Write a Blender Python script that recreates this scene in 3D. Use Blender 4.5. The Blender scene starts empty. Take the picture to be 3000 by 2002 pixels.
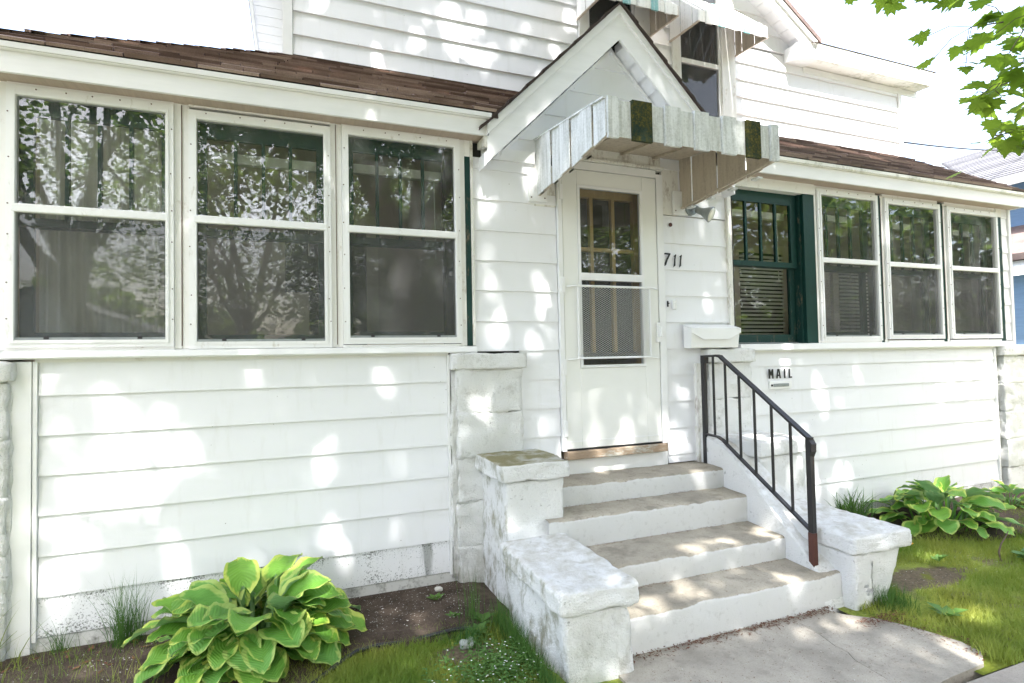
import bpy, bmesh, math, random
import numpy as np
from mathutils import Vector, Matrix, noise

random.seed(7)
RNG = np.random.default_rng(11)
SC = bpy.context.scene
COL = SC.collection

# ------------------------------------------------------------------ camera
F_PX, CX, CY = 1632.478, 1500.0, 1001.0
CAM = Vector((-2.192, -3.598, 1.47))
def cam_matrix(yaw, pitch, roll):
    cy, sy = math.cos(yaw), math.sin(yaw); cp, sp = math.cos(pitch), math.sin(pitch); cr, sr = math.cos(roll), math.sin(roll)
    a = Matrix(((cy, -sy, 0), (sy, cy, 0), (0, 0, 1)))
    b = Matrix(((1, 0, 0), (0, cp, -sp), (0, sp, cp)))
    c = Matrix(((cr, 0, sr), (0, 1, 0), (-sr, 0, cr)))
    return a @ b @ c                      # columns: right, forward, up
RC = cam_matrix(-0.37109505, 0.02985035, 0.01971831)
cd = bpy.data.cameras.new('camera'); cam = bpy.data.objects.new('camera', cd); COL.objects.link(cam)
cd.sensor_fit = 'HORIZONTAL'; cd.sensor_width = 36.0; cd.lens = F_PX / 3000.0 * 36.0
cd.clip_start = 0.05; cd.clip_end = 3000
r, f, u = RC.col[0], RC.col[1], RC.col[2]
cam.matrix_world = Matrix(((r.x, u.x, -f.x, CAM.x), (r.y, u.y, -f.y, CAM.y), (r.z, u.z, -f.z, CAM.z), (0, 0, 0, 1)))
SC.camera = cam

# ------------------------------------------------------------------ sky, sun, exposure
SUN = Vector((-0.12, -0.55, 0.83)).normalized()        # towards the sun
world = bpy.data.worlds.new('World'); SC.world = world; world.use_nodes = True
wn = world.node_tree.nodes; wl = world.node_tree.links
sky = wn.new('ShaderNodeTexSky'); sky.sky_type = 'NISHITA'; sky.sun_disc = False
sky.sun_elevation = math.asin(SUN.z); sky.sun_rotation = math.atan2(SUN.x, SUN.y)
sky.air_density = 1.0; sky.dust_density = 4.6; sky.ozone_density = 1.0; sky.altitude = 0
bg = wn['Background']; bg.inputs['Strength'].default_value = 0.15
hz = wn.new('ShaderNodeMix'); hz.data_type = 'RGBA'; hz.inputs[0].default_value = 0.16      # thin bright veil of cloud over the whole sky
hz.inputs[7].default_value = (4.5, 4.7, 5.0, 1); wl.new(sky.outputs[0], hz.inputs[6]); wl.new(hz.outputs[2], bg.inputs['Color'])
sd = bpy.data.lights.new('sun', 'SUN'); sd.energy = 3.6; sd.angle = math.radians(0.7); sd.color = (1.0, 0.975, 0.945)
so = bpy.data.objects.new('sun', sd); COL.objects.link(so)
so.rotation_euler = (-SUN).to_track_quat('-Z', 'Y').to_euler(); so.location = (0, -12, 20)
SC.view_settings.view_transform = 'Standard'; SC.view_settings.look = 'None'
SC.view_settings.exposure = 2.6; SC.view_settings.gamma = 1.0
SC.render.engine = 'CYCLES'
SC.cycles.max_bounces = 8; SC.cycles.diffuse_bounces = 4; SC.cycles.glossy_bounces = 3
SC.cycles.transmission_bounces = 6; SC.cycles.transparent_max_bounces = 12
SC.cycles.use_denoising = True

# ------------------------------------------------------------------ pixel helpers (photograph 2350 px wide preview)
def ray(x, y):
    x, y = x * 3000 / 2350.0, y * 3000 / 2350.0
    return RC @ Vector(((x - CX) / F_PX, 1.0, -(y - CY) / F_PX))
def on_y(x, y, Y=0.0):
    d = ray(x, y); return CAM + d * ((Y - CAM.y) / d.y)
def on_z(x, y, Z=0.0):
    d = ray(x, y); return CAM + d * ((Z - CAM.z) / d.z)
def at_dist(x, y, D):
    return CAM + ray(x, y).normalized() * D
def to_pix(p):
    q = RC.transposed() @ (Vector(p) - CAM)
    return ((CX + F_PX * q.x / q.y) * 2350 / 3000, (CY - F_PX * q.z / q.y) * 2350 / 3000, q.y)

# ------------------------------------------------------------------ object helpers
def tag(o, label=None, cat=None, group=None, kind=None):
    if label: o['label'] = label
    if cat: o['category'] = cat
    if group: o['group'] = group
    if kind: o['kind'] = kind
    return o
def set_parent(o, p):
    o.parent = p
    if p is not None:
        base = p
        m = Matrix.Identity(4)
        while base is not None:
            m = base.matrix_basis.inverted() @ m if False else m
            base = base.parent
        o.matrix_parent_inverse = world_of(p).inverted()
def world_of(o):
    m = o.matrix_basis.copy()
    if o.parent is not None:
        m = world_of(o.parent) @ o.matrix_parent_inverse @ m
    return m
def empty(name, loc, label=None, cat=None, group=None, parent=None):
    o = bpy.data.objects.new(name, None); COL.objects.link(o); o.location = loc
    o.empty_display_size = 0.1
    tag(o, label, cat, group)
    if parent: set_parent(o, parent)
    return o
def link_mesh(name, me, mat=None, parent=None, smooth=False):
    o = bpy.data.objects.new(name, me); COL.objects.link(o)
    if mat is not None and not me.materials: me.materials.append(mat)
    if smooth:
        for p in me.polygons: p.use_smooth = True
    if parent is not None: set_parent(o, parent)
    return o

class MB:
    def __init__(self): self.v = []; self.f = []
    def add(self, vs, fs):
        n = len(self.v); self.v += [tuple(a) for a in vs]; self.f += [tuple(i + n for i in q) for q in fs]; return self
    def box(self, x0, x1, y0, y1, z0, z1):
        if x0 > x1: x0, x1 = x1, x0
        if y0 > y1: y0, y1 = y1, y0
        if z0 > z1: z0, z1 = z1, z0
        vs = [(x0,y0,z0),(x1,y0,z0),(x1,y1,z0),(x0,y1,z0),(x0,y0,z1),(x1,y0,z1),(x1,y1,z1),(x0,y1,z1)]
        return self.add(vs, [(0,3,2,1),(4,5,6,7),(0,1,5,4),(1,2,6,5),(2,3,7,6),(3,0,4,7)])
    def hexa(self, vs):      # 8 corners: bottom 4 ccw, top 4 ccw
        return self.add(vs, [(0,3,2,1),(4,5,6,7),(0,1,5,4),(1,2,6,5),(2,3,7,6),(3,0,4,7)])
    def prism(self, prof, axis, a0, a1):   # closed profile extruded; axis 'x': prof=(y,z), 'y': prof=(x,z), 'z': prof=(x,y)
        n = len(prof)
        def mk(p, a):
            return {'x': (a, p[0], p[1]), 'y': (p[0], a, p[1]), 'z': (p[0], p[1], a)}[axis]
        vs = [mk(p, a0) for p in prof] + [mk(p, a1) for p in prof]
        fs = [tuple(range(n))[::-1], tuple(range(n, 2*n))] + [(i, (i+1) % n, n + (i+1) % n, n + i) for i in range(n)]
        return self.add(vs, fs)
    def bar(self, a, b, w, h, up=(0, 0, 1)):   # rectangular bar from a to b
        a, b = Vector(a), Vector(b); d = (b - a).normalized(); up = Vector(up)
        s = d.cross(up)
        if s.length < 1e-4: s = d.cross(Vector((1, 0, 0)))
        s.normalize(); t = s.cross(d)
        vs = [p + s * (i * w / 2) + t * (j * h / 2) for p in (a, b) for i, j in ((-1,-1),(1,-1),(1,1),(-1,1))]
        return self.add(vs, [(0,3,2,1),(4,5,6,7),(0,1,5,4),(1,2,6,5),(2,3,7,6),(3,0,4,7)])
    def tube(self, pts, rad, n=8):
        pts = [Vector(p) for p in pts]; rad = rad if hasattr(rad, '__len__') else [rad] * len(pts)
        base = len(self.v); prev = None
        for i, p in enumerate(pts):
            d = (pts[min(i+1, len(pts)-1)] - pts[max(i-1, 0)]).normalized()
            if prev is None:
                s = d.cross(Vector((0.31, 0.2, 0.93)));
                if s.length < 1e-3: s = d.cross(Vector((1, 0, 0)))
            else: s = prev - d * prev.dot(d)
            s.normalize(); prev = s; t = d.cross(s)
            for k in range(n):
                a = 2 * math.pi * k / n; self.v.append(tuple(p + (s * math.cos(a) + t * math.sin(a)) * rad[i]))
        for i in range(len(pts) - 1):
            for k in range(n):
                a = base + i * n + k; b = base + i * n + (k + 1) % n
                self.f.append((a, b, b + n, a + n))
        self.f.append(tuple(base + k for k in range(n))[::-1]); e = base + (len(pts)-1) * n
        self.f.append(tuple(e + k for k in range(n)))
        return self
    def disc(self, c, axis, rad, thick, n=14):
        c = Vector(c); ax = Vector(axis).normalized()
        return self.tube([c - ax * thick / 2, c + ax * thick / 2], rad, n)
    def mesh(self, name):
        me = bpy.data.meshes.new(name); me.from_pydata(self.v, [], self.f); me.update()
        return me
    def build(self, name, mat, parent=None, smooth=False, bevel=0):
        me = self.mesh(name)
        bm = bmesh.new(); bm.from_mesh(me); (bmesh.ops.recalc_face_normals(bm, faces=bm.faces) if len(bm.faces) > 1 else None)
        if bevel: bmesh.ops.bevel(bm, geom=list(bm.edges), offset=bevel, segments=1, affect='EDGES', clamp_overlap=True)
        bm.to_mesh(me); bm.free()
        return link_mesh(name, me, mat, parent, smooth)

def frame_ring(mb, x0, x1, z0, z1, w, y0, y1, wt=None, wb=None):
    wt = wt or w; wb = wb or w
    mb.box(x0, x0 + w, y0, y1, z0, z1); mb.box(x1 - w, x1, y0, y1, z0, z1)
    mb.box(x0 + w, x1 - w, y0 + .001, y1 - .001, z1 - wt, z1); mb.box(x0 + w, x1 - w, y0 + .001, y1 - .001, z0, z0 + wb)
    return mb

def rock_box(x0, x1, y0, y1, z0, z1, amp=0.012, seg=0.045, rnd=0.02, seed=0.0, freq=7.0, warp=None):
    """rough stone block: subdivided box with rounded edges and uneven faces"""
    bm = bmesh.new(); bmesh.ops.create_cube(bm, size=2.0)
    n = max(3, int(max(x1-x0, y1-y0, z1-z0) / seg))
    bmesh.ops.subdivide_edges(bm, edges=list(bm.edges), cuts=min(n, 24), use_grid_fill=True)
    h = Vector(((x1-x0)/2, (y1-y0)/2, (z1-z0)/2)); c = Vector(((x0+x1)/2, (y0+y1)/2, (z0+z1)/2))
    for v in bm.verts:
        p = Vector((v.co.x*h.x, v.co.y*h.y, v.co.z*h.z))
        q = Vector([max(-(hh - rnd), min(hh - rnd, pp)) for pp, hh in zip(p, h)])
        d = p - q
        if d.length > 1e-6: p = q + d.normalized() * rnd
        nrm = d.normalized() if d.length > 1e-6 else Vector((0,0,1))
        w = p + c; s = Vector((seed*3.1, seed*1.7, seed*0.9))
        dsp = noise.fractal(w*freq + s, 0.7, 2.3, 6) + .5*noise.ridged_multi_fractal(w*freq*.55 + s, .9, 2.1, 4, .9, 2.0) - .5
        w = w + nrm * dsp * amp + Vector((noise.noise(w*2.3+s), noise.noise(w*2.3+s+Vector((9,0,0))), 0))*amp*0.5
        if warp: w = warp(w)
        v.co = w
    me = bpy.data.meshes.new('stone'); bm.to_mesh(me); bm.free()
    for p in me.polygons: p.use_smooth = True
    return me

# ------------------------------------------------------------------ materials
def nodes_of(m): return m.node_tree.nodes, m.node_tree.links
def new_mat(name):
    m = bpy.data.materials.new(name); m.use_nodes = True
    return m
class NT:
    def __init__(self, m):
        self.n, self.l = nodes_of(m); self.b = self.n['Principled BSDF']
        self.pos = self.n.new('ShaderNodeNewGeometry').outputs['Position']
    def co(self, kind):
        t = self.n.new('ShaderNodeTexCoord'); return t.outputs[kind]
    def scale(self, vec, s):
        m = self.n.new('ShaderNodeMapping'); m.inputs['Scale'].default_value = s if hasattr(s, '__len__') else (s, s, s)
        self.l.new(vec, m.inputs['Vector']); return m.outputs[0]
    def noise(self, vec, sc, det=4, rough=.55):
        t = self.n.new('ShaderNodeTexNoise'); t.inputs['Scale'].default_value = sc; t.inputs['Detail'].default_value = det; t.inputs['Roughness'].default_value = rough
        self.l.new(vec, t.inputs['Vector']); return t.outputs['Fac']
    def voro(self, vec, sc, out='Distance'):
        t = self.n.new('ShaderNodeTexVoronoi'); t.inputs['Scale'].default_value = sc; self.l.new(vec, t.inputs['Vector']); return t.outputs[out]
    def ramp(self, fac, *st):
        r = self.n.new('ShaderNodeValToRGB'); e = r.color_ramp.elements
        while len(e) < len(st): e.new(0.5)
        for i, (p, c) in enumerate(st):
            e[i].position = p; e[i].color = (c if hasattr(c, '__len__') else (c, c, c)) + (1,) if hasattr(c, '__len__') else (c, c, c, 1)
        self.l.new(fac, r.inputs[0]); return r.outputs[0]
    def mix(self, fac, a, b, typ='MIX'):
        m = self.n.new('ShaderNodeMix'); m.data_type = 'RGBA'; m.blend_type = typ
        for i, val in ((0, fac), (6, a), (7, b)):
            if hasattr(val, 'is_linked'): self.l.new(val, m.inputs[i])
            else: m.inputs[i].default_value = (tuple(val) + (1,)) if hasattr(val, '__len__') else val
        return m.outputs[2]
    def math(self, op, a, b=0.0):
        m = self.n.new('ShaderNodeMath'); m.operation = op
        for i, val in ((0, a), (1, b)):
            if hasattr(val, 'is_linked'): self.l.new(val, m.inputs[i])
            else: m.inputs[i].default_value = val
        return m.outputs[0]
    def sep(self, vec):
        s = self.n.new('ShaderNodeSeparateXYZ'); self.l.new(vec, s.inputs[0]); return s.outputs
    def bump(self, h, strength, dist=.01):
        b = self.n.new('ShaderNodeBump'); b.inputs['Strength'].default_value = strength; b.inputs['Distance'].default_value = dist
        self.l.new(h, b.inputs['Height']); self.l.new(b.outputs[0], self.b.inputs['Normal']); return b
    def out(self, col, rough=.5, spec=.5, metal=0):
        if hasattr(col, 'is_linked'): self.l.new(col, self.b.inputs['Base Color'])
        else: self.b.inputs['Base Color'].default_value = tuple(col) + (1,)
        if hasattr(rough, 'is_linked'): self.l.new(rough, self.b.inputs['Roughness'])
        else: self.b.inputs['Roughness'].default_value = rough
        self.b.inputs['Specular IOR Level'].default_value = spec; self.b.inputs['Metallic'].default_value = metal

def simple(name, col, rough=.5, var=.15, sc=6, bump=0.1, bsc=80, spec=.4, metal=0, stretch=(1,1,1), rand=0.0):
    m = new_mat(name); t = NT(m); v = t.scale(t.pos, stretch)
    n = t.noise(v, sc, 5); c = t.mix(t.ramp(n, (.3, 0.0), (.75, 1.0)), tuple(k*(1-var) for k in col), tuple(min(1, k*(1+var*.5)) for k in col))
    if rand:
        oi = t.n.new('ShaderNodeObjectInfo'); c = t.mix(t.math('MULTIPLY', oi.outputs['Random'], rand), c, tuple(k*.35 for k in col))
    t.out(c, rough, spec, metal)
    if bump: t.bump(t.noise(v, bsc, 3), bump, .004)
    return m
def dirty(name, col, dcol, rough=.5, amount=.5, sc=9, stretch=(1,1,1), bump=.15, bsc=40, fine=None):
    """painted surface with blotches of grime showing through"""
    m = new_mat(name); t = NT(m); v = t.scale(t.pos, stretch)
    a = t.noise(v, sc, 8, .65); b = t.noise(v, sc*5.5, 6, .7)
    k = t.math('ADD', t.math('MULTIPLY', a, .65), t.math('MULTIPLY', b, .35))
    fac = t.ramp(k, (.62 - .2*amount, 0.0), (.8 - .16*amount, 1.0))
    c = t.mix(fac, col, dcol)
    if fine:
        s = t.voro(t.pos, fine[0]); c = t.mix(t.ramp(s, (fine[1], 1.0), (fine[1] + .05, 0.0)), c, dcol)
    t.out(c, rough, .35); t.bump(t.noise(v, bsc, 6, .7), bump, .006)
    return m

M = {}
# vinyl / aluminium siding with a fine embossed wood grain
def siding_mat(name, col, mildew=False):
    m = new_mat(name); t = NT(m)
    g = t.noise(t.scale(t.pos, (3.0, 3.0, 120.0)), 2.2, 5, .6)
    big = t.noise(t.pos, 1.3, 3); c = t.mix(t.ramp(big, (.35, 0.0), (.7, 1.0)), tuple(k*.965 for k in col), col)
    st = t.noise(t.scale(t.pos, (9.0, 9.0, 1.4)), 1.6, 6, .62)
    c = t.mix(t.ramp(st, (.56, 0.0), (.80, .2)), c, (.45, .43, .34))
    sp = t.voro(t.pos, 21); rs = t.noise(t.pos, 3.3, 2)
    c = t.mix(t.math('MULTIPLY', t.ramp(sp, (.045, 1.0), (.075, 0.0)), t.ramp(rs, (.56, 0.0), (.62, .8))), c, (.16, .14, .10))
    if mildew:
        x, y, z = t.sep(t.pos)
        mk = t.noise(t.pos, 95, 6, .75)
        hgt = t.ramp(z, (.085, .85), (.19, .35), (.286, .95), (.30, 0.0))
        reg = t.ramp(t.noise(t.scale(t.pos, (2.2, 1, 1.0)), 1.9, 3), (.40, .15), (.62, 1.0))
        bl = t.math('MULTIPLY', t.math('ADD', t.math('MULTIPLY', hgt, .17), t.math('MULTIPLY', reg, .13)), 1.0)
        d = t.math('ADD', mk, bl)
        zz = t.ramp(z, (.295, 1.0), (.305, 0.0))
        c = t.mix(t.math('MULTIPLY', t.ramp(d, (.74, 0.0), (.82, .85)), zz), c, (.035, .04, .03))
        smear = t.noise(t.scale(t.pos, (16, 1, 2.0)), 1.0, 3)
        xr = t.ramp(t.math('MULTIPLY', t.math('ADD', x, 1.56), 2.6), (.0, 0.0), (.12, 1.0), (.62, 1.0), (.75, 0.0))
        c = t.mix(t.math('MULTIPLY', t.math('MULTIPLY', t.ramp(smear, (.50, 0.0), (.62, .55)), xr), zz), c, (.06, .075, .05))
    t.out(c, .42, .4); t.bump(g, .12, .004)
    return m
M['siding'] = siding_mat('siding_white', (.81, .812, .828))
M['siding_low'] = siding_mat('siding_white_mildew', (.81, .812, .828), True)
M['trim'] = simple('trim_white', (.81, .81, .80), .4, .06, 5, .05)
M['fascia'] = simple('fascia_cream', (.83, .82, .81), .42, .06, 3, .05, stretch=(1, 1, 6))
M['gutter'] = dirty('gutter_stained', (.79, .78, .73), (.32, .32, .22), .5, .6, 5, (1, 1, .5), .05)
M['old_trim'] = dirty('old_white_trim', (.81, .80, .77), (.36, .27, .18), .55, .30, 5, (1.5, 1.5, .9), .2, 60)
M['alu'] = dirty('storm_frame', (.82, .82, .81), (.45, .41, .32), .38, .22, 6, (2, 2, .8), .05)
M['soffit'] = simple('soffit_taupe', (.47, .38, .32), .65, .12, 4, .35, 25, stretch=(14, 1, 1))
M['soffit_white'] = simple('soffit_white', (.83, .83, .85), .45, .05, 4, .05)
M['peel'] = dirty('peeling_paint', (.76, .75, .70), (.22, .15, .09), .6, .62, 6, (2, 2, .8), .6, 35)
M['green'] = dirty('green_paint', (.006, .060, .046), (.004, .035, .028), .38, .45, 7, (1, 1, .6), .2, 50)
M['green_worn'] = dirty('green_paint_flaking', (.004, .034, .028), (.30, .20, .13), .5, .36, 7, (2.5, 2, .8), .5, 40)
M['green_dark'] = dirty('green_paint_dark', (.004, .034, .028), (.003, .020, .017), .4, .45, 7, (1, 1, .6), .2, 50)
M['bare'] = dirty('bare_wood', (.34, .25, .17), (.60, .63, .58), .7, .62, 7, (1, 1, 3), .5, 30)
M['door'] = simple('door_white', (.80, .80, .76), .35, .03, 3, .02)
M['grille'] = simple('aluminium_mesh', (.72, .72, .70), .35, .05, 5, 0, metal=.3)
M['inner_door'] = simple('honey_wood_door', (.58, .40, .17), .45, .2, 5, .1, stretch=(6, 6, 1))
M['black'] = dirty('black_iron', (.022, .021, .022), (.10, .045, .03), .42, .35, 14, (1, 1, .5), .25, 90)
M['rust'] = dirty('rusty_iron', (.09, .035, .025), (.025, .02, .02), .7, .5, 22, (1, 1, .6), .4, 90)
M['ink'] = simple('black_lettering', (.012, .012, .013), .4, .1, 8, .05)
M['plastic'] = simple('white_plastic', (.82, .82, .80), .35, .02, 3, 0)
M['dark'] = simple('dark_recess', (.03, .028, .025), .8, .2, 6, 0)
M['interior'] = simple('beige_interior', (.60, .50, .42), .7, .1, 2, .05)
M['interior_trim'] = simple('beige_trim', (.68, .58, .48), .6, .05, 3, 0)
M['blind'] = simple('blind_cream', (.84, .81, .74), .5, .05, 4, 0)
M['curtain'] = simple('curtain_cloth', (.82, .79, .72), .8, .1, 3, .1, 40, stretch=(20, 1, 1))
M['lamp'] = simple('lamp_metal', (.30, .33, .33), .4, .2, 20, .1, metal=.4)
M['lens'] = simple('lamp_lens', (.80, .79, .70), .12, .05, 8, .3, 60, spec=.8)
M['rubber'] = simple('black_rubber', (.018, .018, .02), .45, .2, 12, .05)

def stone_mat(name, moss):
    m = new_mat(name); t = NT(m)
    a = t.noise(t.pos, 6, 8, .65); b = t.noise(t.pos, 34, 6, .7)
    k = t.math('ADD', t.math('MULTIPLY', a, .6), t.math('MULTIPLY', b, .4))
    c = t.mix(t.ramp(k, (.54, 0.0), (.72, .7)), (.82, .82, .80), (.42, .41, .36))
    cr = t.noise(t.scale(t.pos, (1.5, 1.5, 1.5)), 13, 8, .8)
    c = t.mix(t.ramp(cr, (.60, 0.0), (.68, .75)), c, (.20, .19, .16))
    x, y, z = t.sep(t.pos)
    strk = t.noise(t.scale(t.pos, (4, 4, 2.4)), 2.4, 9, .72)
    side = t.n.new('ShaderNodeNewGeometry'); nx, ny, nz = t.sep(side.outputs['Normal'])
    if moss:
        left = t.ramp(t.math('MULTIPLY', nx, -1.0), (.35, 0.0), (.8, 1.0))
        c = t.mix(t.math('MULTIPLY', left, t.ramp(strk, (.48, 0.0), (.64, .8))), c, (.26, .25, .15))
        low = t.ramp(z, (.0, .55), (.3, 0.0))
        c = t.mix(t.math('MULTIPLY', low, t.ramp(strk, (.45, 0.0), (.6, 1.0))), c, (.22, .20, .13))
    up = t.ramp(nz, (.45, 0.0), (.9, 1.0))
    c = t.mix(t.math('MULTIPLY', up, t.ramp(t.noise(t.pos, 11, 6, .7), (.40, 0.0), (.66, .7))), c, (.45, .42, .33))
    if moss == 2:
        c = t.mix(t.math('MULTIPLY', up, t.ramp(t.noise(t.pos, 5, 6, .6), (.34, .2), (.56, .92))), c, (.22, .195, .075))
    t.out(c, .75, .25); bb = t.bump(t.math('ADD', t.noise(t.pos, 30, 9, .75), t.noise(t.pos, 120, 4)), .8, .012)
    return m
M['stone'] = stone_mat('painted_stone', 0)
M['stone_moss'] = stone_mat('painted_stone_stained', 1)
M['cap_moss'] = stone_mat('stone_cap_mossy', 2)

def concrete_mat(name, col, speck, painted=None):
    m = new_mat(name); t = NT(m)
    n = t.noise(t.pos, 3.2, 6, .6); c = t.mix(t.ramp(n, (.3, 0.0), (.72, 1.0)), tuple(k*.55 for k in col), col)
    f2 = t.noise(t.pos, 140, 4, .8); c = t.mix(t.ramp(f2, (.50, 0.0), (.66, .55)), c, tuple(k*.45 for k in col))
    f3 = t.noise(t.pos, 60, 5, .7); c = t.mix(t.ramp(f3, (.60, 0.0), (.70, speck)), c, (.16, .10, .06))
    gr_ = t.noise(t.pos, 7.5, 8, .7); c = t.mix(t.ramp(gr_, (.50, 0.0), (.64, speck*.65)), c, tuple(k*.42 for k in col))
    if painted:
        g = t.n.new('ShaderNodeNewGeometry'); nz = t.sep(g.outputs['Normal'])[2]
        wn_ = t.noise(t.pos, 18, 6, .7)
        side = t.ramp(t.math('ADD', nz, t.math('MULTIPLY', t.math('SUBTRACT', wn_, .5), 1.1)), (.42, 1.0), (.62, 0.0))
        pc = t.mix(t.ramp(t.noise(t.pos, 26, 7, .75), (.55, 0.0), (.74, .5)), painted, (.33, .32, .29))
        c = t.mix(side, c, pc)
    t.out(c, .8, .25); t.bump(t.math('ADD', t.noise(t.pos, 160, 4), t.noise(t.pos, 22, 5)), .4, .006)
    return m
M['steps'] = concrete_mat('step_concrete', (.50, .45, .36), 1.0, (.62, .62, .605))
M['slab'] = concrete_mat('slab_concrete', (.475, .435, .365), .7)
M['walk'] = concrete_mat('walk_concrete', (.42, .38, .33), .3)
M['foundation'] = dirty('foundation', (.62, .62, .60), (.10, .10, .08), .8, .65, 12, (1, 1, 1), .4, 40)

def shingle_mat(name, a, b, c3):
    m = new_mat(name); t = NT(m); oi = t.n.new('ShaderNodeObjectInfo')
    nz = t.noise(t.pos, 5.2, 3, .6); rn = t.math('ADD', t.math('MULTIPLY', oi.outputs['Random'], .5), t.math('MULTIPLY', nz, .5))
    c = t.ramp(rn, (.25, a), (.5, b), (.75, c3))
    g = t.noise(t.pos, 220, 3, .8); c = t.mix(t.ramp(g, (.4, 0.0), (.65, .45)), c, tuple(k*.4 for k in a))
    t.out(c, .9, .2); t.bump(t.noise(t.pos, 260, 3), .5, .004)
    return m
M['shingle'] = shingle_mat('shingle_brown', (.13, .086, .070), (.25, .172, .142), (.41, .31, .26))
M['shingle_grey'] = shingle_mat('shingle_grey_brown', (.14, .105, .098), (.26, .20, .18), (.42, .33, .29))
M['shingle_edge'] = simple('shingle_dark_edge', (.055, .038, .03), .9, .3, 12, .4, 60)
M['far_roof'] = shingle_mat('far_roof_grey', (.12, .12, .128), (.16, .16, .17), (.21, .21, .22))
M['blue'] = simple('blue_clapboard', (.17, .27, .42), .6, .12, 4, .3, 3, stretch=(1, 1, 12))

def awning_mat(name, col, stain, amount):
    m = new_mat(name); t = NT(m)
    s = t.noise(t.scale(t.pos, (26, 26, 2.2)), 1.2, 6, .65); b = t.noise(t.pos, 70, 5, .75)
    k = t.math('ADD', t.math('MULTIPLY', s, .6), t.math('MULTIPLY', b, .4))
    c = t.mix(t.ramp(k, (.56 - .14*amount, 0.0), (.80 - .14*amount, .85)), col, stain)
    t.out(c, .5, .35); t.bump(b, .12, .003); return m
M['awning'] = awning_mat('awning_white', (.72, .735, .73), (.30, .31, .28), .9)
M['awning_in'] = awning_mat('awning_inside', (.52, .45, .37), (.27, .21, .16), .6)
def moss_mat():
    m = new_mat('awning_mossy'); t = NT(m); a = t.noise(t.pos, 75, 6, .75); b = t.noise(t.pos, 9, 3)
    k = t.math('ADD', t.math('MULTIPLY', a, .7), t.math('MULTIPLY', b, .3))
    c = t.ramp(k, (.40, (.012, .030, .024)), (.52, (.05, .052, .016)), (.64, (.15, .125, .022)))
    t.out(c, .85, .2); t.bump(a, .6, .006); return m
M['awning_moss'] = moss_mat()
M['awning_up'] = awning_mat('awning_upper_white', (.78, .78, .75), (.30, .30, .28), .35)
M['awning_aqua'] = awning_mat('awning_aqua', (.18, .40, .40), (.62, .68, .66), .5)

def glass_mat(name, ripple, tint=(.94, .96, .95), smear=0.0, fac=2.7):
    m = new_mat(name); n, l = nodes_of(m); n.remove(n['Principled BSDF']); out = n['Material Output']
    tr = n.new('ShaderNodeBsdfTransparent'); tr.inputs[0].default_value = tint + (1,)
    gl = n.new('ShaderNodeBsdfGlossy'); gl.inputs['Roughness'].default_value = .0
    fr = n.new('ShaderNodeFresnel'); fr.inputs[0].default_value = 1.52
    mu = n.new('ShaderNodeMath'); mu.operation = 'MULTIPLY'; mu.inputs[1].default_value = fac; mu.use_clamp = True
    l.new(fr.outputs[0], mu.inputs[0])
    mx = n.new('ShaderNodeMixShader'); l.new(mu.outputs[0], mx.inputs[0]); l.new(tr.outputs[0], mx.inputs[1]); l.new(gl.outputs[0], mx.inputs[2])
    geo = n.new('ShaderNodeNewGeometry')
    nz = n.new('ShaderNodeTexNoise'); nz.inputs['Scale'].default_value = 3.5; nz.inputs['Detail'].default_value = 2
    l.new(geo.outputs['Position'], nz.inputs['Vector'])
    bp = n.new('ShaderNodeBump'); bp.inputs['Strength'].default_value = ripple; bp.inputs['Distance'].default_value = .02
    l.new(nz.outputs['Fac'], bp.inputs['Height']); l.new(bp.outputs[0], gl.inputs['Normal'])
    last = mx
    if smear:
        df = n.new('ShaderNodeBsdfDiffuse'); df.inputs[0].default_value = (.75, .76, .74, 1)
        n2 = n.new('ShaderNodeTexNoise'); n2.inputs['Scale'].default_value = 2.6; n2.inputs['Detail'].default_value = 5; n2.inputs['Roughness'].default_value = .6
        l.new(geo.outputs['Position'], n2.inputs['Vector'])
        cr = n.new('ShaderNodeValToRGB'); cr.color_ramp.elements[0].position = .5; cr.color_ramp.elements[0].color = (.035, .035, .035, 1)  # besides the smears, an even floor of painted haze lifts the dark panes
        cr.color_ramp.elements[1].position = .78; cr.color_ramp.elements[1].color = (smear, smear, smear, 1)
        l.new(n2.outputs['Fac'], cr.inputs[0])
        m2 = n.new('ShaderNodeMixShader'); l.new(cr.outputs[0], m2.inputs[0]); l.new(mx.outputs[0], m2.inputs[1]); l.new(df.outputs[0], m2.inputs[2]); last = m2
    l.new(last.outputs[0], out.inputs[0]); return m
M['glass'] = glass_mat('old_glass', .05, fac=1.7)
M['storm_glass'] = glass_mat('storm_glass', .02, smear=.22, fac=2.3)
def screen_mat(name, dens, col):
    m = new_mat(name); n, l = nodes_of(m); n.remove(n['Principled BSDF']); out = n['Material Output']
    tr = n.new('ShaderNodeBsdfTransparent'); df = n.new('ShaderNodeBsdfDiffuse'); df.inputs[0].default_value = col + (1,)
    mx = n.new('ShaderNodeMixShader'); mx.inputs[0].default_value = dens
    l.new(tr.outputs[0], mx.inputs[1]); l.new(df.outputs[0], mx.inputs[2]); l.new(mx.outputs[0], out.inputs[0]); return m
M['screen'] = screen_mat('insect_screen', .36, (.13, .13, .13))

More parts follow.
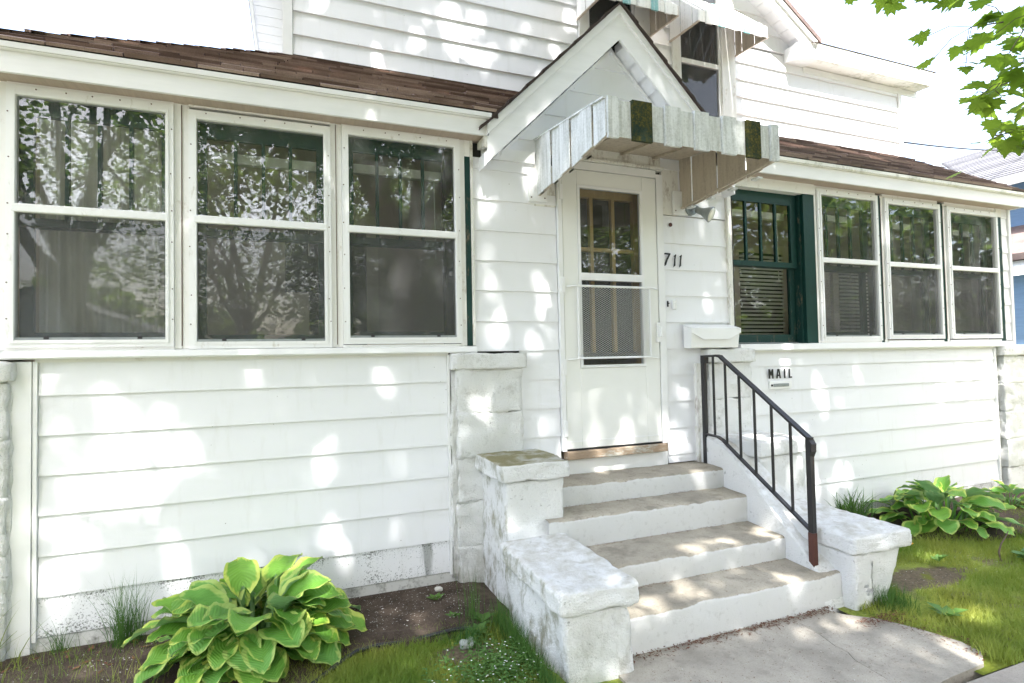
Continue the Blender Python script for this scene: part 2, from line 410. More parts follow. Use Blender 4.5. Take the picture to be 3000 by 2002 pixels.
def leaf_mat(name, c1, c2, trans, var='rand', tcol=None):
    m = new_mat(name); n, l = nodes_of(m); n.remove(n['Principled BSDF']); out = n['Material Output']
    geo = n.new('ShaderNodeNewGeometry'); nz = n.new('ShaderNodeTexNoise'); nz.inputs['Scale'].default_value = 1.7; nz.inputs['Detail'].default_value = 3
    l.new(geo.outputs['Position'], nz.inputs['Vector'])
    cr = n.new('ShaderNodeValToRGB'); cr.color_ramp.elements[0].position = .35; cr.color_ramp.elements[1].position = .65
    cr.color_ramp.elements[0].color = c1 + (1,); cr.color_ramp.elements[1].color = c2 + (1,)
    l.new(nz.outputs['Fac'], cr.inputs[0])
    df = n.new('ShaderNodeBsdfPrincipled'); df.inputs['Roughness'].default_value = .5; df.inputs['Specular IOR Level'].default_value = .3; l.new(cr.outputs[0], df.inputs['Base Color'])
    tl = n.new('ShaderNodeBsdfTranslucent')
    mm = n.new('ShaderNodeMix'); mm.data_type = 'RGBA'; mm.blend_type = 'MULTIPLY'; mm.inputs[0].default_value = 1.0
    l.new(cr.outputs[0], mm.inputs[6]); mm.inputs[7].default_value = (tcol or (1.15, 1.2, .75)) + (1,)
    l.new(mm.outputs[2], tl.inputs[0])
    mx = n.new('ShaderNodeMixShader'); mx.inputs[0].default_value = trans
    l.new(df.outputs[0], mx.inputs[1]); l.new(tl.outputs[0], mx.inputs[2]); l.new(mx.outputs[0], out.inputs[0]); return m
M['maple'] = leaf_mat('maple_leaf', (.09, .16, .022), (.15, .22, .03), .55)
M['maple_sunlit'] = leaf_mat('maple_leaf_sunlit', (.17, .27, .035), (.25, .34, .05), .6)  # sunlit glow of the hanging leaves put into a brighter leaf colour
M['maple_far'] = leaf_mat('tree_leaf', (.09, .14, .035), (.15, .21, .055), .6)
M['grass'] = leaf_mat('grass_blade', (.15, .25, .04), (.34, .36, .08), .35)
M['tuft'] = leaf_mat('tuft_blade', (.06, .15, .035), (.11, .20, .05), .3)
M['weed'] = leaf_mat('weed_leaf', (.07, .17, .04), (.12, .23, .05), .3)
M['bark'] = simple('bark', (.14, .105, .08), .9, .4, 6, .9, 18, stretch=(1, 1, .25))

def hosta_mat():
    m = new_mat('hosta_leaf'); n, l = nodes_of(m); n.remove(n['Principled BSDF']); out = n['Material Output']
    at = n.new('ShaderNodeAttribute'); at.attribute_name = 'rim'; vn = n.new('ShaderNodeAttribute'); vn.attribute_name = 'vein'
    oi = n.new('ShaderNodeObjectInfo'); tc = n.new('ShaderNodeTexCoord')
    ad = n.new('ShaderNodeVectorMath'); ad.operation = 'ADD'; l.new(tc.outputs['Object'], ad.inputs[0])
    cmb = n.new('ShaderNodeCombineXYZ'); l.new(oi.outputs['Random'], cmb.inputs[0]); mu = n.new('ShaderNodeVectorMath'); mu.operation = 'SCALE'; mu.inputs[3].default_value = 17
    l.new(cmb.outputs[0], mu.inputs[0]); l.new(mu.outputs[0], ad.inputs[1])
    mp = n.new('ShaderNodeMapping'); mp.inputs['Scale'].default_value = (9, 30, 9); l.new(ad.outputs[0], mp.inputs[0])
    nz = n.new('ShaderNodeTexNoise'); nz.inputs['Scale'].default_value = 1.5; nz.inputs['Detail'].default_value = 4; l.new(mp.outputs[0], nz.inputs['Vector'])
    m1 = n.new('ShaderNodeMath'); m1.operation = 'MULTIPLY_ADD'; l.new(nz.outputs['Fac'], m1.inputs[0]); m1.inputs[1].default_value = .95; l.new(at.outputs['Fac'], m1.inputs[2])
    cr = n.new('ShaderNodeValToRGB'); e = cr.color_ramp.elements; e[0].position = .56; e[0].color = (.175, .39, .06, 1); e[1].position = .66; e[1].color = (.48, .60, .14, 1)
    m3 = n.new('ShaderNodeMath'); m3.operation = 'MULTIPLY'; m3.inputs[1].default_value = .5; l.new(m1.outputs[0], m3.inputs[0]); l.new(m3.outputs[0], cr.inputs[0])
    hv = n.new('ShaderNodeMix'); hv.data_type = 'RGBA'; hv.blend_type = 'MULTIPLY'; hv.inputs[0].default_value = .8
    rr = n.new('ShaderNodeValToRGB'); rr.color_ramp.elements[0].color = (.72, .82, .95, 1); rr.color_ramp.elements[1].color = (1.2, 1.1, .8, 1); l.new(oi.outputs['Random'], rr.inputs[0])
    l.new(cr.outputs[0], hv.inputs[6]); l.new(rr.outputs[0], hv.inputs[7])
    geo = n.new('ShaderNodeNewGeometry')
    bk = n.new('ShaderNodeMix'); bk.data_type = 'RGBA'; bk.inputs[7].default_value = (.20, .31, .19, 1); l.new(hv.outputs[2], bk.inputs[6])
    bf = n.new('ShaderNodeMath'); bf.operation = 'MULTIPLY'; bf.inputs[1].default_value = .55; l.new(geo.outputs['Backfacing'], bf.inputs[0]); l.new(bf.outputs[0], bk.inputs[0])
    pr = n.new('ShaderNodeBsdfPrincipled'); pr.inputs['Roughness'].default_value = .42; pr.inputs['Specular IOR Level'].default_value = .4; l.new(bk.outputs[2], pr.inputs['Base Color'])
    wv = n.new('ShaderNodeMath'); wv.operation = 'SINE'; sc = n.new('ShaderNodeMath'); sc.operation = 'MULTIPLY'; sc.inputs[1].default_value = 52; l.new(vn.outputs['Fac'], sc.inputs[0]); l.new(sc.outputs[0], wv.inputs[0])
    bp = n.new('ShaderNodeBump'); bp.inputs['Strength'].default_value = .28; bp.inputs['Distance'].default_value = .004; l.new(wv.outputs[0], bp.inputs['Height']); l.new(bp.outputs[0], pr.inputs['Normal'])
    tl = n.new('ShaderNodeBsdfTranslucent'); l.new(bk.outputs[2], tl.inputs[0])
    mx = n.new('ShaderNodeMixShader'); mx.inputs[0].default_value = .30; l.new(pr.outputs[0], mx.inputs[1]); l.new(tl.outputs[0], mx.inputs[2]); l.new(mx.outputs[0], out.inputs[0])
    return m
M['hosta'] = hosta_mat()

def soil_mat():
    m = new_mat('garden_soil'); t = NT(m)
    n = t.noise(t.pos, 9, 8, .7); c = t.mix(t.ramp(n, (.35, 0.0), (.7, 1.0)), (.055, .042, .033), (.15, .115, .088))
    f = t.noise(t.pos, 120, 4, .8); c = t.mix(t.ramp(f, (.55, 0.0), (.68, .7)), c, (.25, .19, .14))
    t.out(c, .95, .15); t.bump(t.math('ADD', t.noise(t.pos, 40, 6, .7), t.noise(t.pos, 150, 3)), .9, .02); return m
M['soil'] = soil_mat()
def dry_mat():
    m = new_mat('dry_soil'); t = NT(m); n = t.noise(t.pos, 16, 8, .7); c = t.mix(t.ramp(n, (.35, 0.0), (.68, 1.0)), (.11, .085, .055), (.26, .20, .14))
    t.out(c, .95, .15); t.bump(t.noise(t.pos, 80, 6, .7), .8, .015); return m
M['dry_soil'] = dry_mat()
def lawn_mat():
    m = new_mat('lawn_ground'); t = NT(m)
    n = t.noise(t.pos, 2.1, 6, .62); f = t.noise(t.pos, 70, 5, .75)
    c = t.mix(t.ramp(f, (.35, 0.0), (.65, 1.0)), (.16, .23, .04), (.33, .37, .075))
    soil = t.mix(t.ramp(t.noise(t.pos, 45, 5, .7), (.35, 0.0), (.65, 1.0)), (.10, .075, .055), (.20, .155, .115))
    c = t.mix(t.ramp(n, (.53, 0.0), (.64, .85)), c, soil)
    x, y, z = t.sep(t.pos)
    for cx_, cy_, rx_, ry_ in ((1.6, -1.12, .50, .16), (-1.42, -.87, .20, .13)):
        d = t.math('ADD', t.math('POWER', t.math('ABSOLUTE', t.math('MULTIPLY', t.math('SUBTRACT', x, cx_), 1/rx_)), 2.0), t.math('POWER', t.math('ABSOLUTE', t.math('MULTIPLY', t.math('SUBTRACT', y, cy_), 1/ry_)), 2.0))
        d = t.math('ADD', d, t.math('MULTIPLY', t.math('SUBTRACT', t.noise(t.pos, 9, 6, .7), .5), 2.2))
        c = t.mix(t.ramp(d, (.6, .95), (1.0, 0.0)), c, soil)
    # moss cushions
    c = t.mix(t.ramp(t.noise(t.pos, 4.4, 4), (.54, 0.0), (.62, .8)), c, (.16, .19, .02))
    t.out(c, .95, .15); t.bump(t.noise(t.pos, 90, 5, .7), .8, .02); return m
M['lawn'] = lawn_mat()
M['asphalt'] = simple('asphalt', (.06, .06, .06), .85, .2, 9, .4, 120)
M['litter'] = dirty('brown_litter', (.13, .055, .03), (.25, .14, .08), .9, .5, 30)
M['pebble'] = simple('pale_grit', (.62, .60, .55), .8, .25, 30, .1)
M['rock'] = simple('grey_rock', (.34, .37, .33), .8, .35, 30, .6, 40)

# ================================================================== THE SETTING
def sheet(name, pts, z, mat, kind='structure', thick=0.0):
    mb = MB()
    if thick: mb.prism(pts, 'z', z - thick, z)
    else: mb.add([(x, y, z) for x, y in pts], [tuple(range(len(pts)))])
    o = mb.build(name, mat); tag(o, kind=kind); return o
M['far_ground'] = simple('far_ground', (.15, .16, .115), .95, .3, 1.5, .3, 20)
g = sheet('ground', [(-400, -400), (400, -400), (400, 400), (-400, 400)], -0.07, M['far_ground'])
# lawn near the house, gently uneven
def lawn_patch(name, x0, x1, y0, y1, z, nx, ny, amp):
    vs = []; fs = []
    for j in range(ny + 1):
        for i in range(nx + 1):
            x = x0 + (x1 - x0) * i / nx; y = y0 + (y1 - y0) * j / ny
            e = min(1, min(i, nx - i, j, ny - j) / 3.0)
            vs.append((x, y, z + amp * noise.fractal(Vector((x*2.3, y*2.3, 3.7)), 1, 2, 3) * e))
    for j in range(ny):
        for i in range(nx):
            a = j * (nx + 1) + i; fs.append((a, a + 1, a + nx + 2, a + nx + 1))
    o = MB().add(vs, fs).build(name, M['lawn'], smooth=True); tag(o, kind='structure'); return o
lawn_patch('lawn', -6.0, -0.62, -1.985, 0.25, -0.012, 90, 44, .014)
lawn_patch('lawn', 0.72, 9.0, -1.955, 0.25, -0.018, 120, 44, .014)
sheet('sidewalk', [(-14, -4.9), (14, -4.9), (14, -1.956), (-14, -1.99)], -0.008, M['walk'], thick=.05)
sheet('street', [(-120, -17), (120, -17), (120, -9.5), (-120, -9.5)], -0.045, M['asphalt'])

# path slab at the foot of the steps, cracked in two
path = tag(MB().add([(0, 0, -0.2)], []).build('path', M['slab']), kind='structure') if False else None
crack = [(.36, -1.2), (.345, -1.42), (.315, -1.53), (.318, -1.60), (.285, -1.66), (.275, -1.78), (.255, -1.95)]
rim = [(.60, -1.16), (.66, -1.30), (.80, -1.43), (.88, -1.60), (.925, -1.75), (.905, -1.85), (.80, -1.915), (.55, -1.925), (.30, -1.95)]
pa = MB().prism([(-.82, -1.15), (.352, -1.15)] + [(x - .0035, y) for x, y in crack] + [(-.1, -1.965), (-.80, -1.97)], 'z', -.12, .0).build('path', M['slab'])
pb = MB().prism([(.368, -1.15)] + rim + [(x + .0035, y) for x, y in crack[::-1]], 'z', -.12, -.003).build('path_corner', M['slab'])
tag(pa, kind='structure'); tag(pb, kind='structure')

# soil beds along the wall
def bed(name, outline, h, mat='soil'):
    vs = [(x, y, -0.01) for x, y in outline]; n = len(vs)
    cx = sum(p[0] for p in outline) / n; cy = sum(p[1] for p in outline) / n
    rings = [vs]
    for k, (s, hh) in enumerate(((.93, h*.55), (.8, h*.8), (.55, h), (.3, h*1.02))):
        rings.append([(cx + (x - cx)*s, cy + (y - cy)*s, hh - .008 + .014*noise.noise(Vector((x*9*s, y*9*s, k*1.3)))) for x, y in outline])
    V = [p for r_ in rings for p in r_] + [(cx, cy, h)]; F = []
    for k in range(len(rings) - 1):
        for i in range(n):
            j = (i + 1) % n; F.append((k*n + i, k*n + j, (k+1)*n + j, (k+1)*n + i))
    e = len(V) - 1; b0 = (len(rings) - 1)*n
    for i in range(n): F.append((b0 + i, b0 + (i+1) % n, e))
    o = MB().add(V, F).build(name, M[mat], smooth=True); tag(o, kind='structure'); return o
def wobble(pts, n=5, a=.03):
    out = []
    for i, p in enumerate(pts):
        q = pts[(i + 1) % len(pts)]
        for k in range(n):
            t = k / n; x = p[0] + (q[0]-p[0])*t; y = p[1] + (q[1]-p[1])*t
            out.append((x + a*noise.noise(Vector((x*3, y*3, 1))), min(.08, y + a*noise.noise(Vector((x*3, y*3, 7))))))
    return out
bed('soil_bed', wobble([(-3.7, .06), (-1.02, .06), (-1.02, -.56), (-1.42, -.67), (-1.95, -.66), (-2.2, -.95), (-2.9, -.75), (-3.7, -.45)]), .035)
bed('soil_bed', wobble([(1.2, .06), (4.9, .06), (4.8, -.45), (3.3, -.95), (2.7, -.86), (2.3, -.62), (1.25, -.35)]), .03)


# ================================================================== THE HOUSE
house = empty('house', (0.5, 0.4, 0), 'white clapboard house with enclosed porch, brown shingle roof and little front gable', 'house')
def board(x0b, x1b, x0t, x1t, z0, z1, y, mat, parent, lip=.010):
    """one lapped siding board: lower edge proud, top tucked in"""
    mb = MB()
    vs = [(x0b, y - lip, z0), (x1b, y - lip, z0), (x1b, y + .016, z0), (x0b, y + .016, z0),
          (x0t, y + .002, z1), (x1t, y + .002, z1), (x1t, y + .016, z1), (x0t, y + .016, z1)]
    # small rounded drip edge
    mb.hexa(vs); return mb.build('siding_board', mat, parent)
def courses(zs, spans, y, parent, mat, lip=.010):
    for a, b in zip(zs[:-1], zs[1:]):
        for s in spans:
            x0, x1, zlo, zhi = s
            lo, hi = max(a, zlo), min(b, zhi)
            if hi - lo < .02: continue
            m = M['siding_low'] if (mat is M['siding'] and hi < .32) else mat
            board(x0, x1, x0, x1, lo, hi + .001, y, m, parent, lip)

# --- lower walls under the porch windows
wl_ = MB().box(-3.46, -1.2, .018, .10, .02, 1.52).build('lower_wall', M['dark'], house)
courses([.085, .287, .495, .703, .908, 1.115, 1.322, 1.50], [(-3.435, -1.262, 0, 2)], 0, wl_, M['siding'])
MB().box(-3.455, -3.437, -.022, .017, .07, 1.50).build('corner_strip', M['trim'], wl_)
MB().box(-1.261, -1.246, -.022, .017, .07, 1.50).build('corner_strip', M['trim'], wl_)
MB().box(-3.45, -1.25, -.012, .017, 1.495, 1.512).build('top_strip', M['old_trim'], wl_)
wr_ = MB().box(1.2, 4.64, .018, .10, .02, 1.52).build('lower_wall', M['dark'], house)
courses([.105, .323, .534, .738, .954, 1.154, 1.360, 1.485], [(1.27, 4.572, 0, 2)], 0, wr_, M['siding'])
MB().box(4.573, 4.592, -.022, .017, .06, 1.485).build('corner_strip', M['trim'], wr_)
MB().box(1.252, 1.268, -.02, .017, .6, 1.485).build('corner_strip', M['trim'], wr_)
MB().box(1.26, 4.59, -.012, .017, 1.478, 1.492).build('top_strip', M['old_trim'], wr_)
MB().box(-3.62, -1.18, -.004, .2, -.15, .078).build('foundation', M['foundation'], house, bevel=.004)
MB().box(1.18, 4.72, -.004, .2, -.15, .098).build('foundation', M['foundation'], house, bevel=.004)
MB().box(-3.56, -3.458, -.028, .05, -.05, 1.50).build('corner_post', M['trim'], house)
# --- sills
MB().prism([(.10, 1.512), (-.052, 1.512), (-.058, 1.52), (-.052, 1.552), (.10, 1.57)], 'x', -3.9, -1.062).build('sill', M['trim'], house)
MB().prism([(.10, 1.490), (-.052, 1.490), (-.058, 1.50), (-.052, 1.545), (.10, 1.563)], 'x', 1.18, 4.83).build('sill', M['trim'], house)

# --- wall round the door
dw = MB().box(-1.25, -.432, .018, .10, .45, 3.02).box(.476, 1.20, .018, .10, .45, 3.02).box(-.432, .476, .030, .10, 2.9, 3.02).build('door_wall', M['dark'], house)
zl = [.705, .91, 1.11, 1.315, 1.520, 1.7245, 1.935, 2.141, 2.348, 2.561, 2.77, 2.85]
courses(zl, [(-1.058, -.437, 1.52, 2.86), (-.735, -.437, .5, 1.52)], 0, dw, M['siding'])
courses([.64, .70, .905, 1.11, 1.313, 1.517, 1.7245, 1.932, 2.138, 2.345, 2.563, 2.77, 2.93], [(.482, 1.105, .5, 2.57), (.64, 1.105, 2.57, 2.93)], 0, dw, M['siding'])
MB().box(-.742, -.727, -.02, .017, .6, 1.50).build('corner_strip', M['trim'], dw)
MB().box(-.99, -.597, -.020, .012, 2.845, 2.925).build('frieze_board', M['trim'], dw)
MB().box(-.43, .474, -.006, .03, .62, .735).build('kick_board', M['trim'], dw)
MB().box(-.60, -.437, -.006, .017, 2.55, 2.84).build('bare_panel', M['peel'], dw)
MB().box(.482, .64, -.006, .017, 2.57, 2.93).build('bare_panel', M['peel'], dw)
for x0, x1 in ((-.655, -.512), (.575, .713)):
    mp = MB().box(x0, x1, -.030, -.012, 2.572, 2.759).build('mounting_plate', M['trim'], house, bevel=.003)
    for dx in (.02, .123):
        MB().disc((x0 + dx, -.031, 2.60), (0, 1, 0), .005, .004, 8).build('screw', M['rust'], mp)

# --- small gable over the door
GX, GY, GZ, GS = .045, -.15, 4.05, .985
def gz(x, drop=0.0): return GZ - abs(x - GX) * GS - drop
gw = MB().prism([(-.97, 2.93), (1.05, 2.93), (GX, 3.90)], 'y', .02, .08).build('gable_wall', M['dark'], house)
zz = [2.925, 3.015, 3.220, 3.424, 3.631, 3.835]
for a, b in zip(zz[:-1], zz[1:]):
    def ext(z): return max(.004, (GZ - .25 - z) / GS)
    board(GX - ext(a), GX + ext(a), GX - ext(b), GX + ext(b), a, b, 0, M['siding'], gw)
def rake(side, dz0, dz1, y0, y1, name, mat, x_end, parent, xs=None):
    xe = GX + side * x_end; xa = GX
    vs = [(xa, y0, GZ - dz1), (xe, y0, gz(xe, dz1)), (xe, y1, gz(xe, dz1)), (xa, y1, GZ - dz1),
          (xa, y0, GZ - dz0), (xe, y0, gz(xe, dz0)), (xe, y1, gz(xe, dz0)), (xa, y1, GZ - dz0)]
    return MB().hexa(vs).build(name, mat, parent)
groof = MB()
for s in (-1, 1):
    for k in range(9):
        a, b = k * .125, (k + 1) * .125 + .02
        xa, xb = GX + s*a, GX + s*min(b, 1.10)
        lift = .010
        groof.hexa([(xa, -.185, gz(xa) - .004), (xb, -.185, gz(xb) - .004 + lift), (xb, .85, gz(xb) - .004 + lift), (xa, .85, gz(xa) - .004),
                    (xa, -.185, gz(xa) + .010), (xb, -.185, gz(xb) + .018 + lift), (xb, .85, gz(xb) + .018 + lift), (xa, .85, gz(xa) + .010)])
gr = groof.build('gable_roof', M['shingle_edge'], house)
for s in (-1, 1):
    rake(s, .002, .07, GY - .016, GY + .02, 'rake_trim', M['fascia'], 1.045, gr)
    rake(s, .071, .255, GY, GY + .02, 'rake_fascia', M['fascia'], 1.04, gr)
    # ribbed soffit under the rake
    for k in range(11):
        a, b = .05 + k * .092, .05 + k * .092 + .086
        xa, xb = GX + s*a, GX + s*b
        MB().hexa([(xa, GY + .022, gz(xa, .236)), (xb, GY + .022, gz(xb, .262)), (xb, .0, gz(xb, .262)), (xa, .0, gz(xa, .236)),
                   (xa, GY + .022, gz(xa, .17)), (xb, GY + .022, gz(xb, .17)), (xb, .0, gz(xb, .17)), (xa, .0, gz(xa, .17))]).build('soffit_panel', M['soffit_white'], gr)
    rake(s, .264, .288, -.028, -.002, 'soffit_moulding', M['trim'], .90, gr)

# --- eaves of the porch roof
EY = -.15
def eave(x0, x1, stained):
    f = MB().box(x0, x1, EY, EY + .02, 2.946, 3.052).build('eave_fascia', M['fascia'], house)
    MB().prism([(EY + .02, 3.053), (EY - .022, 3.053), (EY - .030, 3.062), (EY - .030, 3.088), (EY + .02, 3.088)], 'x', x0 - (0 if stained else .0), x1 + .012).build('eave_lip', M['gutter' if stained else 'fascia'], f)
    MB().box(x0, x1, EY + .021, .03, 2.952, 2.966).build('soffit', M['soffit'], house)
eave(-4.2, -.985, False)
eave(.88, 4.955, True)
MB().box(4.935, 4.955, EY + .021, .9, 2.946, 3.05).build('eave_fascia', M['fascia'], house)
MB().prism([(EY + .01, 2.944), (.0, 2.944), (.0, 2.90), (EY + .01, 2.875)], 'x', -1.02, -.985).build('eave_return', M['peel'], house)

# --- porch roof: shingle courses
UY = 0.80                          # plane of the upper front wall
R0Y, R0Z, SL = EY - .03, 3.092, .672
RL = math.hypot(1, SL)
def roof_pt(x, s, up=0.0):          # s = distance up the slope
    return Vector((x, R0Y + s / RL, R0Z + s / RL * SL)) + Vector((0, -SL, 1)).normalized() * up
SLEN = (UY - R0Y) * RL
def gable_x(s, side): return GX + side * (GZ - (R0Z + s / RL * SL)) / GS
def hip_left(s):
    t = (s / RL) / (UY - R0Y); return -3.93 + t * (-2.21 + 3.93)
def hip_right(s):
    t = (s / RL) / (UY - R0Y); return 4.985 + t * (4.47 - 4.985)
def shingles(roof, xlo, xhi, mat, seed):
    rnd = random.Random(seed); EXP = .093; rows = int(SLEN / EXP) + 1; made = []
    for k in range(rows):
        s0 = k * EXP; s1 = min(s0 + EXP + .05, SLEN + .02)
        a, b = xlo(s0), xhi(s0); x = a - rnd.random() * .25
        while x < b:
            w = .29 + rnd.random() * .05
            xa, xb = max(x, a), min(x + w - .006, b)
            if xb - xa > .03:
                j = rnd.uniform(-.006, .006); th = rnd.uniform(.013, .021)
                q = [roof_pt(xa, s0 + j, .004), roof_pt(xb, s0 + j, .004), roof_pt(xb, s1, -.004), roof_pt(xa, s1, -.004),
                     roof_pt(xa, s0 + j, .006 + th), roof_pt(xb, s0 + j, .006 + th), roof_pt(xb, s1, .002), roof_pt(xa, s1, .002)]
                made.append(MB().hexa(q).build('shingle', mat, roof))
            x += w
    return made
q = [roof_pt(-3.93, 0, -.006), roof_pt(-.93, 0, -.006), roof_pt(gable_x(SLEN, -1), SLEN, -.006), roof_pt(-2.21, SLEN, -.006)]
rl = MB().add(q + [p - Vector((0, 0, .03)) for p in q], [(0,1,2,3),(4,5,6,7),(0,1,5,4),(1,2,6,5),(2,3,7,6),(3,0,4,7)]).build('porch_roof', M['shingle_edge'], house)
sh1 = shingles(rl, lambda s: hip_left(s), lambda s: gable_x(s, -1) - .012, M['shingle'], 3)
q = [roof_pt(.98, 0, -.006), roof_pt(4.985, 0, -.006), roof_pt(4.47, SLEN, -.006), roof_pt(gable_x(SLEN, 1), SLEN, -.006)]
rr_ = MB().add(q + [p - Vector((0, 0, .03)) for p in q], [(0,1,2,3),(4,5,6,7),(0,1,5,4),(1,2,6,5),(2,3,7,6),(3,0,4,7)]).build('porch_roof', M['shingle_edge'], house)
sh2 = shingles(rr_, lambda s: gable_x(s, 1) + .012, lambda s: hip_right(s), M['shingle_grey'], 5)
# hip caps and the roof faces round the corner
def hip_caps(roof, p0, p1, mat, n):
    p0, p1 = Vector(p0), Vector(p1); d = (p1 - p0)
    for k in range(n):
        a = p0 + d * (k / n); b = p0 + d * min(1.0, (k + 1.35) / n)
        up = Vector((0, 0, .022)); dn = Vector((0, 0, .006))
        s = d.cross(Vector((0, 0, 1))).normalized() * .075
        MB().add([a - s + up - Vector((0,0,.03)), a + up, a + s + up - Vector((0,0,.03)), b - s + dn - Vector((0,0,.03)), b + dn, b + s + dn - Vector((0,0,.03)),
                  a - s + up - Vector((0,0,.045)), a + up - Vector((0,0,.015)), a + s + up - Vector((0,0,.045))],
                 [(0,1,4,3), (1,2,5,4), (0,6,7,1), (1,7,8,2)]).build('hip_cap', mat, roof)
hip_caps(rl, roof_pt(-3.95, 0), roof_pt(-2.21, SLEN), M['shingle'], 12)
hip_caps(rr_, roof_pt(5.0, 0), roof_pt(4.47, SLEN), M['shingle_grey'], 8)
MB().add([roof_pt(-3.93, 0), roof_pt(-2.21, SLEN), (-2.21, 6, 3.74), (-3.93, 6, 3.09)], [(0,1,2,3)]).build('roof_side', M['far_roof'], rl)
MB().add([roof_pt(4.985, 0), roof_pt(4.47, SLEN), (4.47, 6, 3.74), (4.985, 6, 3.09)], [(0,3,2,1)]).build('roof_side', M['shingle_grey'], rr_)
# flashing line at the upper wall
MB().box(-2.2, -.32, UY - .02, UY - .001, 3.745, 3.765).build('flashing', M['shingle_edge'], rl)

# --- porch end walls, piers
def pier(x0, x1, yf, ztop, name, seed, shaft_z0=-.05, courses_=5):
    p = link_mesh(name, rock_box(x0 - .025, x1 + .025, yf - .03, .12, ztop - .11, ztop, .010, .04, .014, seed), M['stone'], house)
    h = (ztop - .11 - shaft_z0) / courses_
    for k in range(courses_):
        link_mesh('stone_block', rock_box(x0 + .006, x1 - .006, yf, .11, shaft_z0 + k*h - .004, shaft_z0 + (k+1)*h + .004, .016, .03, .010, seed + k + 1), M['stone_moss' if x0 < -1 else 'stone'], p)
pier(-1.215, -.735, -.055, 1.51, 'pier', 2)
link_mesh('mortar_joint', rock_box(-1.247, -1.195, -.03, .06, .05, 1.40, .016, .03, .008, 91, 12.0), M['stone_moss'], house)
link_mesh('mortar_joint', rock_box(-3.58, -3.535, -.035, .06, .05, 1.38, .012, .03, .008, 93, 12.0), M['stone'], house)
pier(.845, 1.285, -.055, 1.512, 'pier', 12)
pier(-4.05, -3.54, -.06, 1.505, 'pier', 22)
pier(4.645, 5.12, -.06, 1.505, 'pier', 32)
MB().box(.745, .845, -.035, .05, .6, 1.40).build('corner_post', M['peel'], house)
pw = MB().box(4.82, 4.93, .03, 6.0, -.05, 3.0).build('side_wall', M['trim'], house)
for k in range(8):
    z = 1.56 + k * .185
    board(4.806, 4.905, 4.806, 4.905, z, z + .186, 0.0, M['siding'], pw)
MB().box(4.906, 4.945, -.022, .03, 1.50, 2.95).build('corner_board', M['trim'], pw)
MB().box(-4.15, -4.05, .0, 6.0, -.05, 3.0).build('side_wall', M['trim'], house)

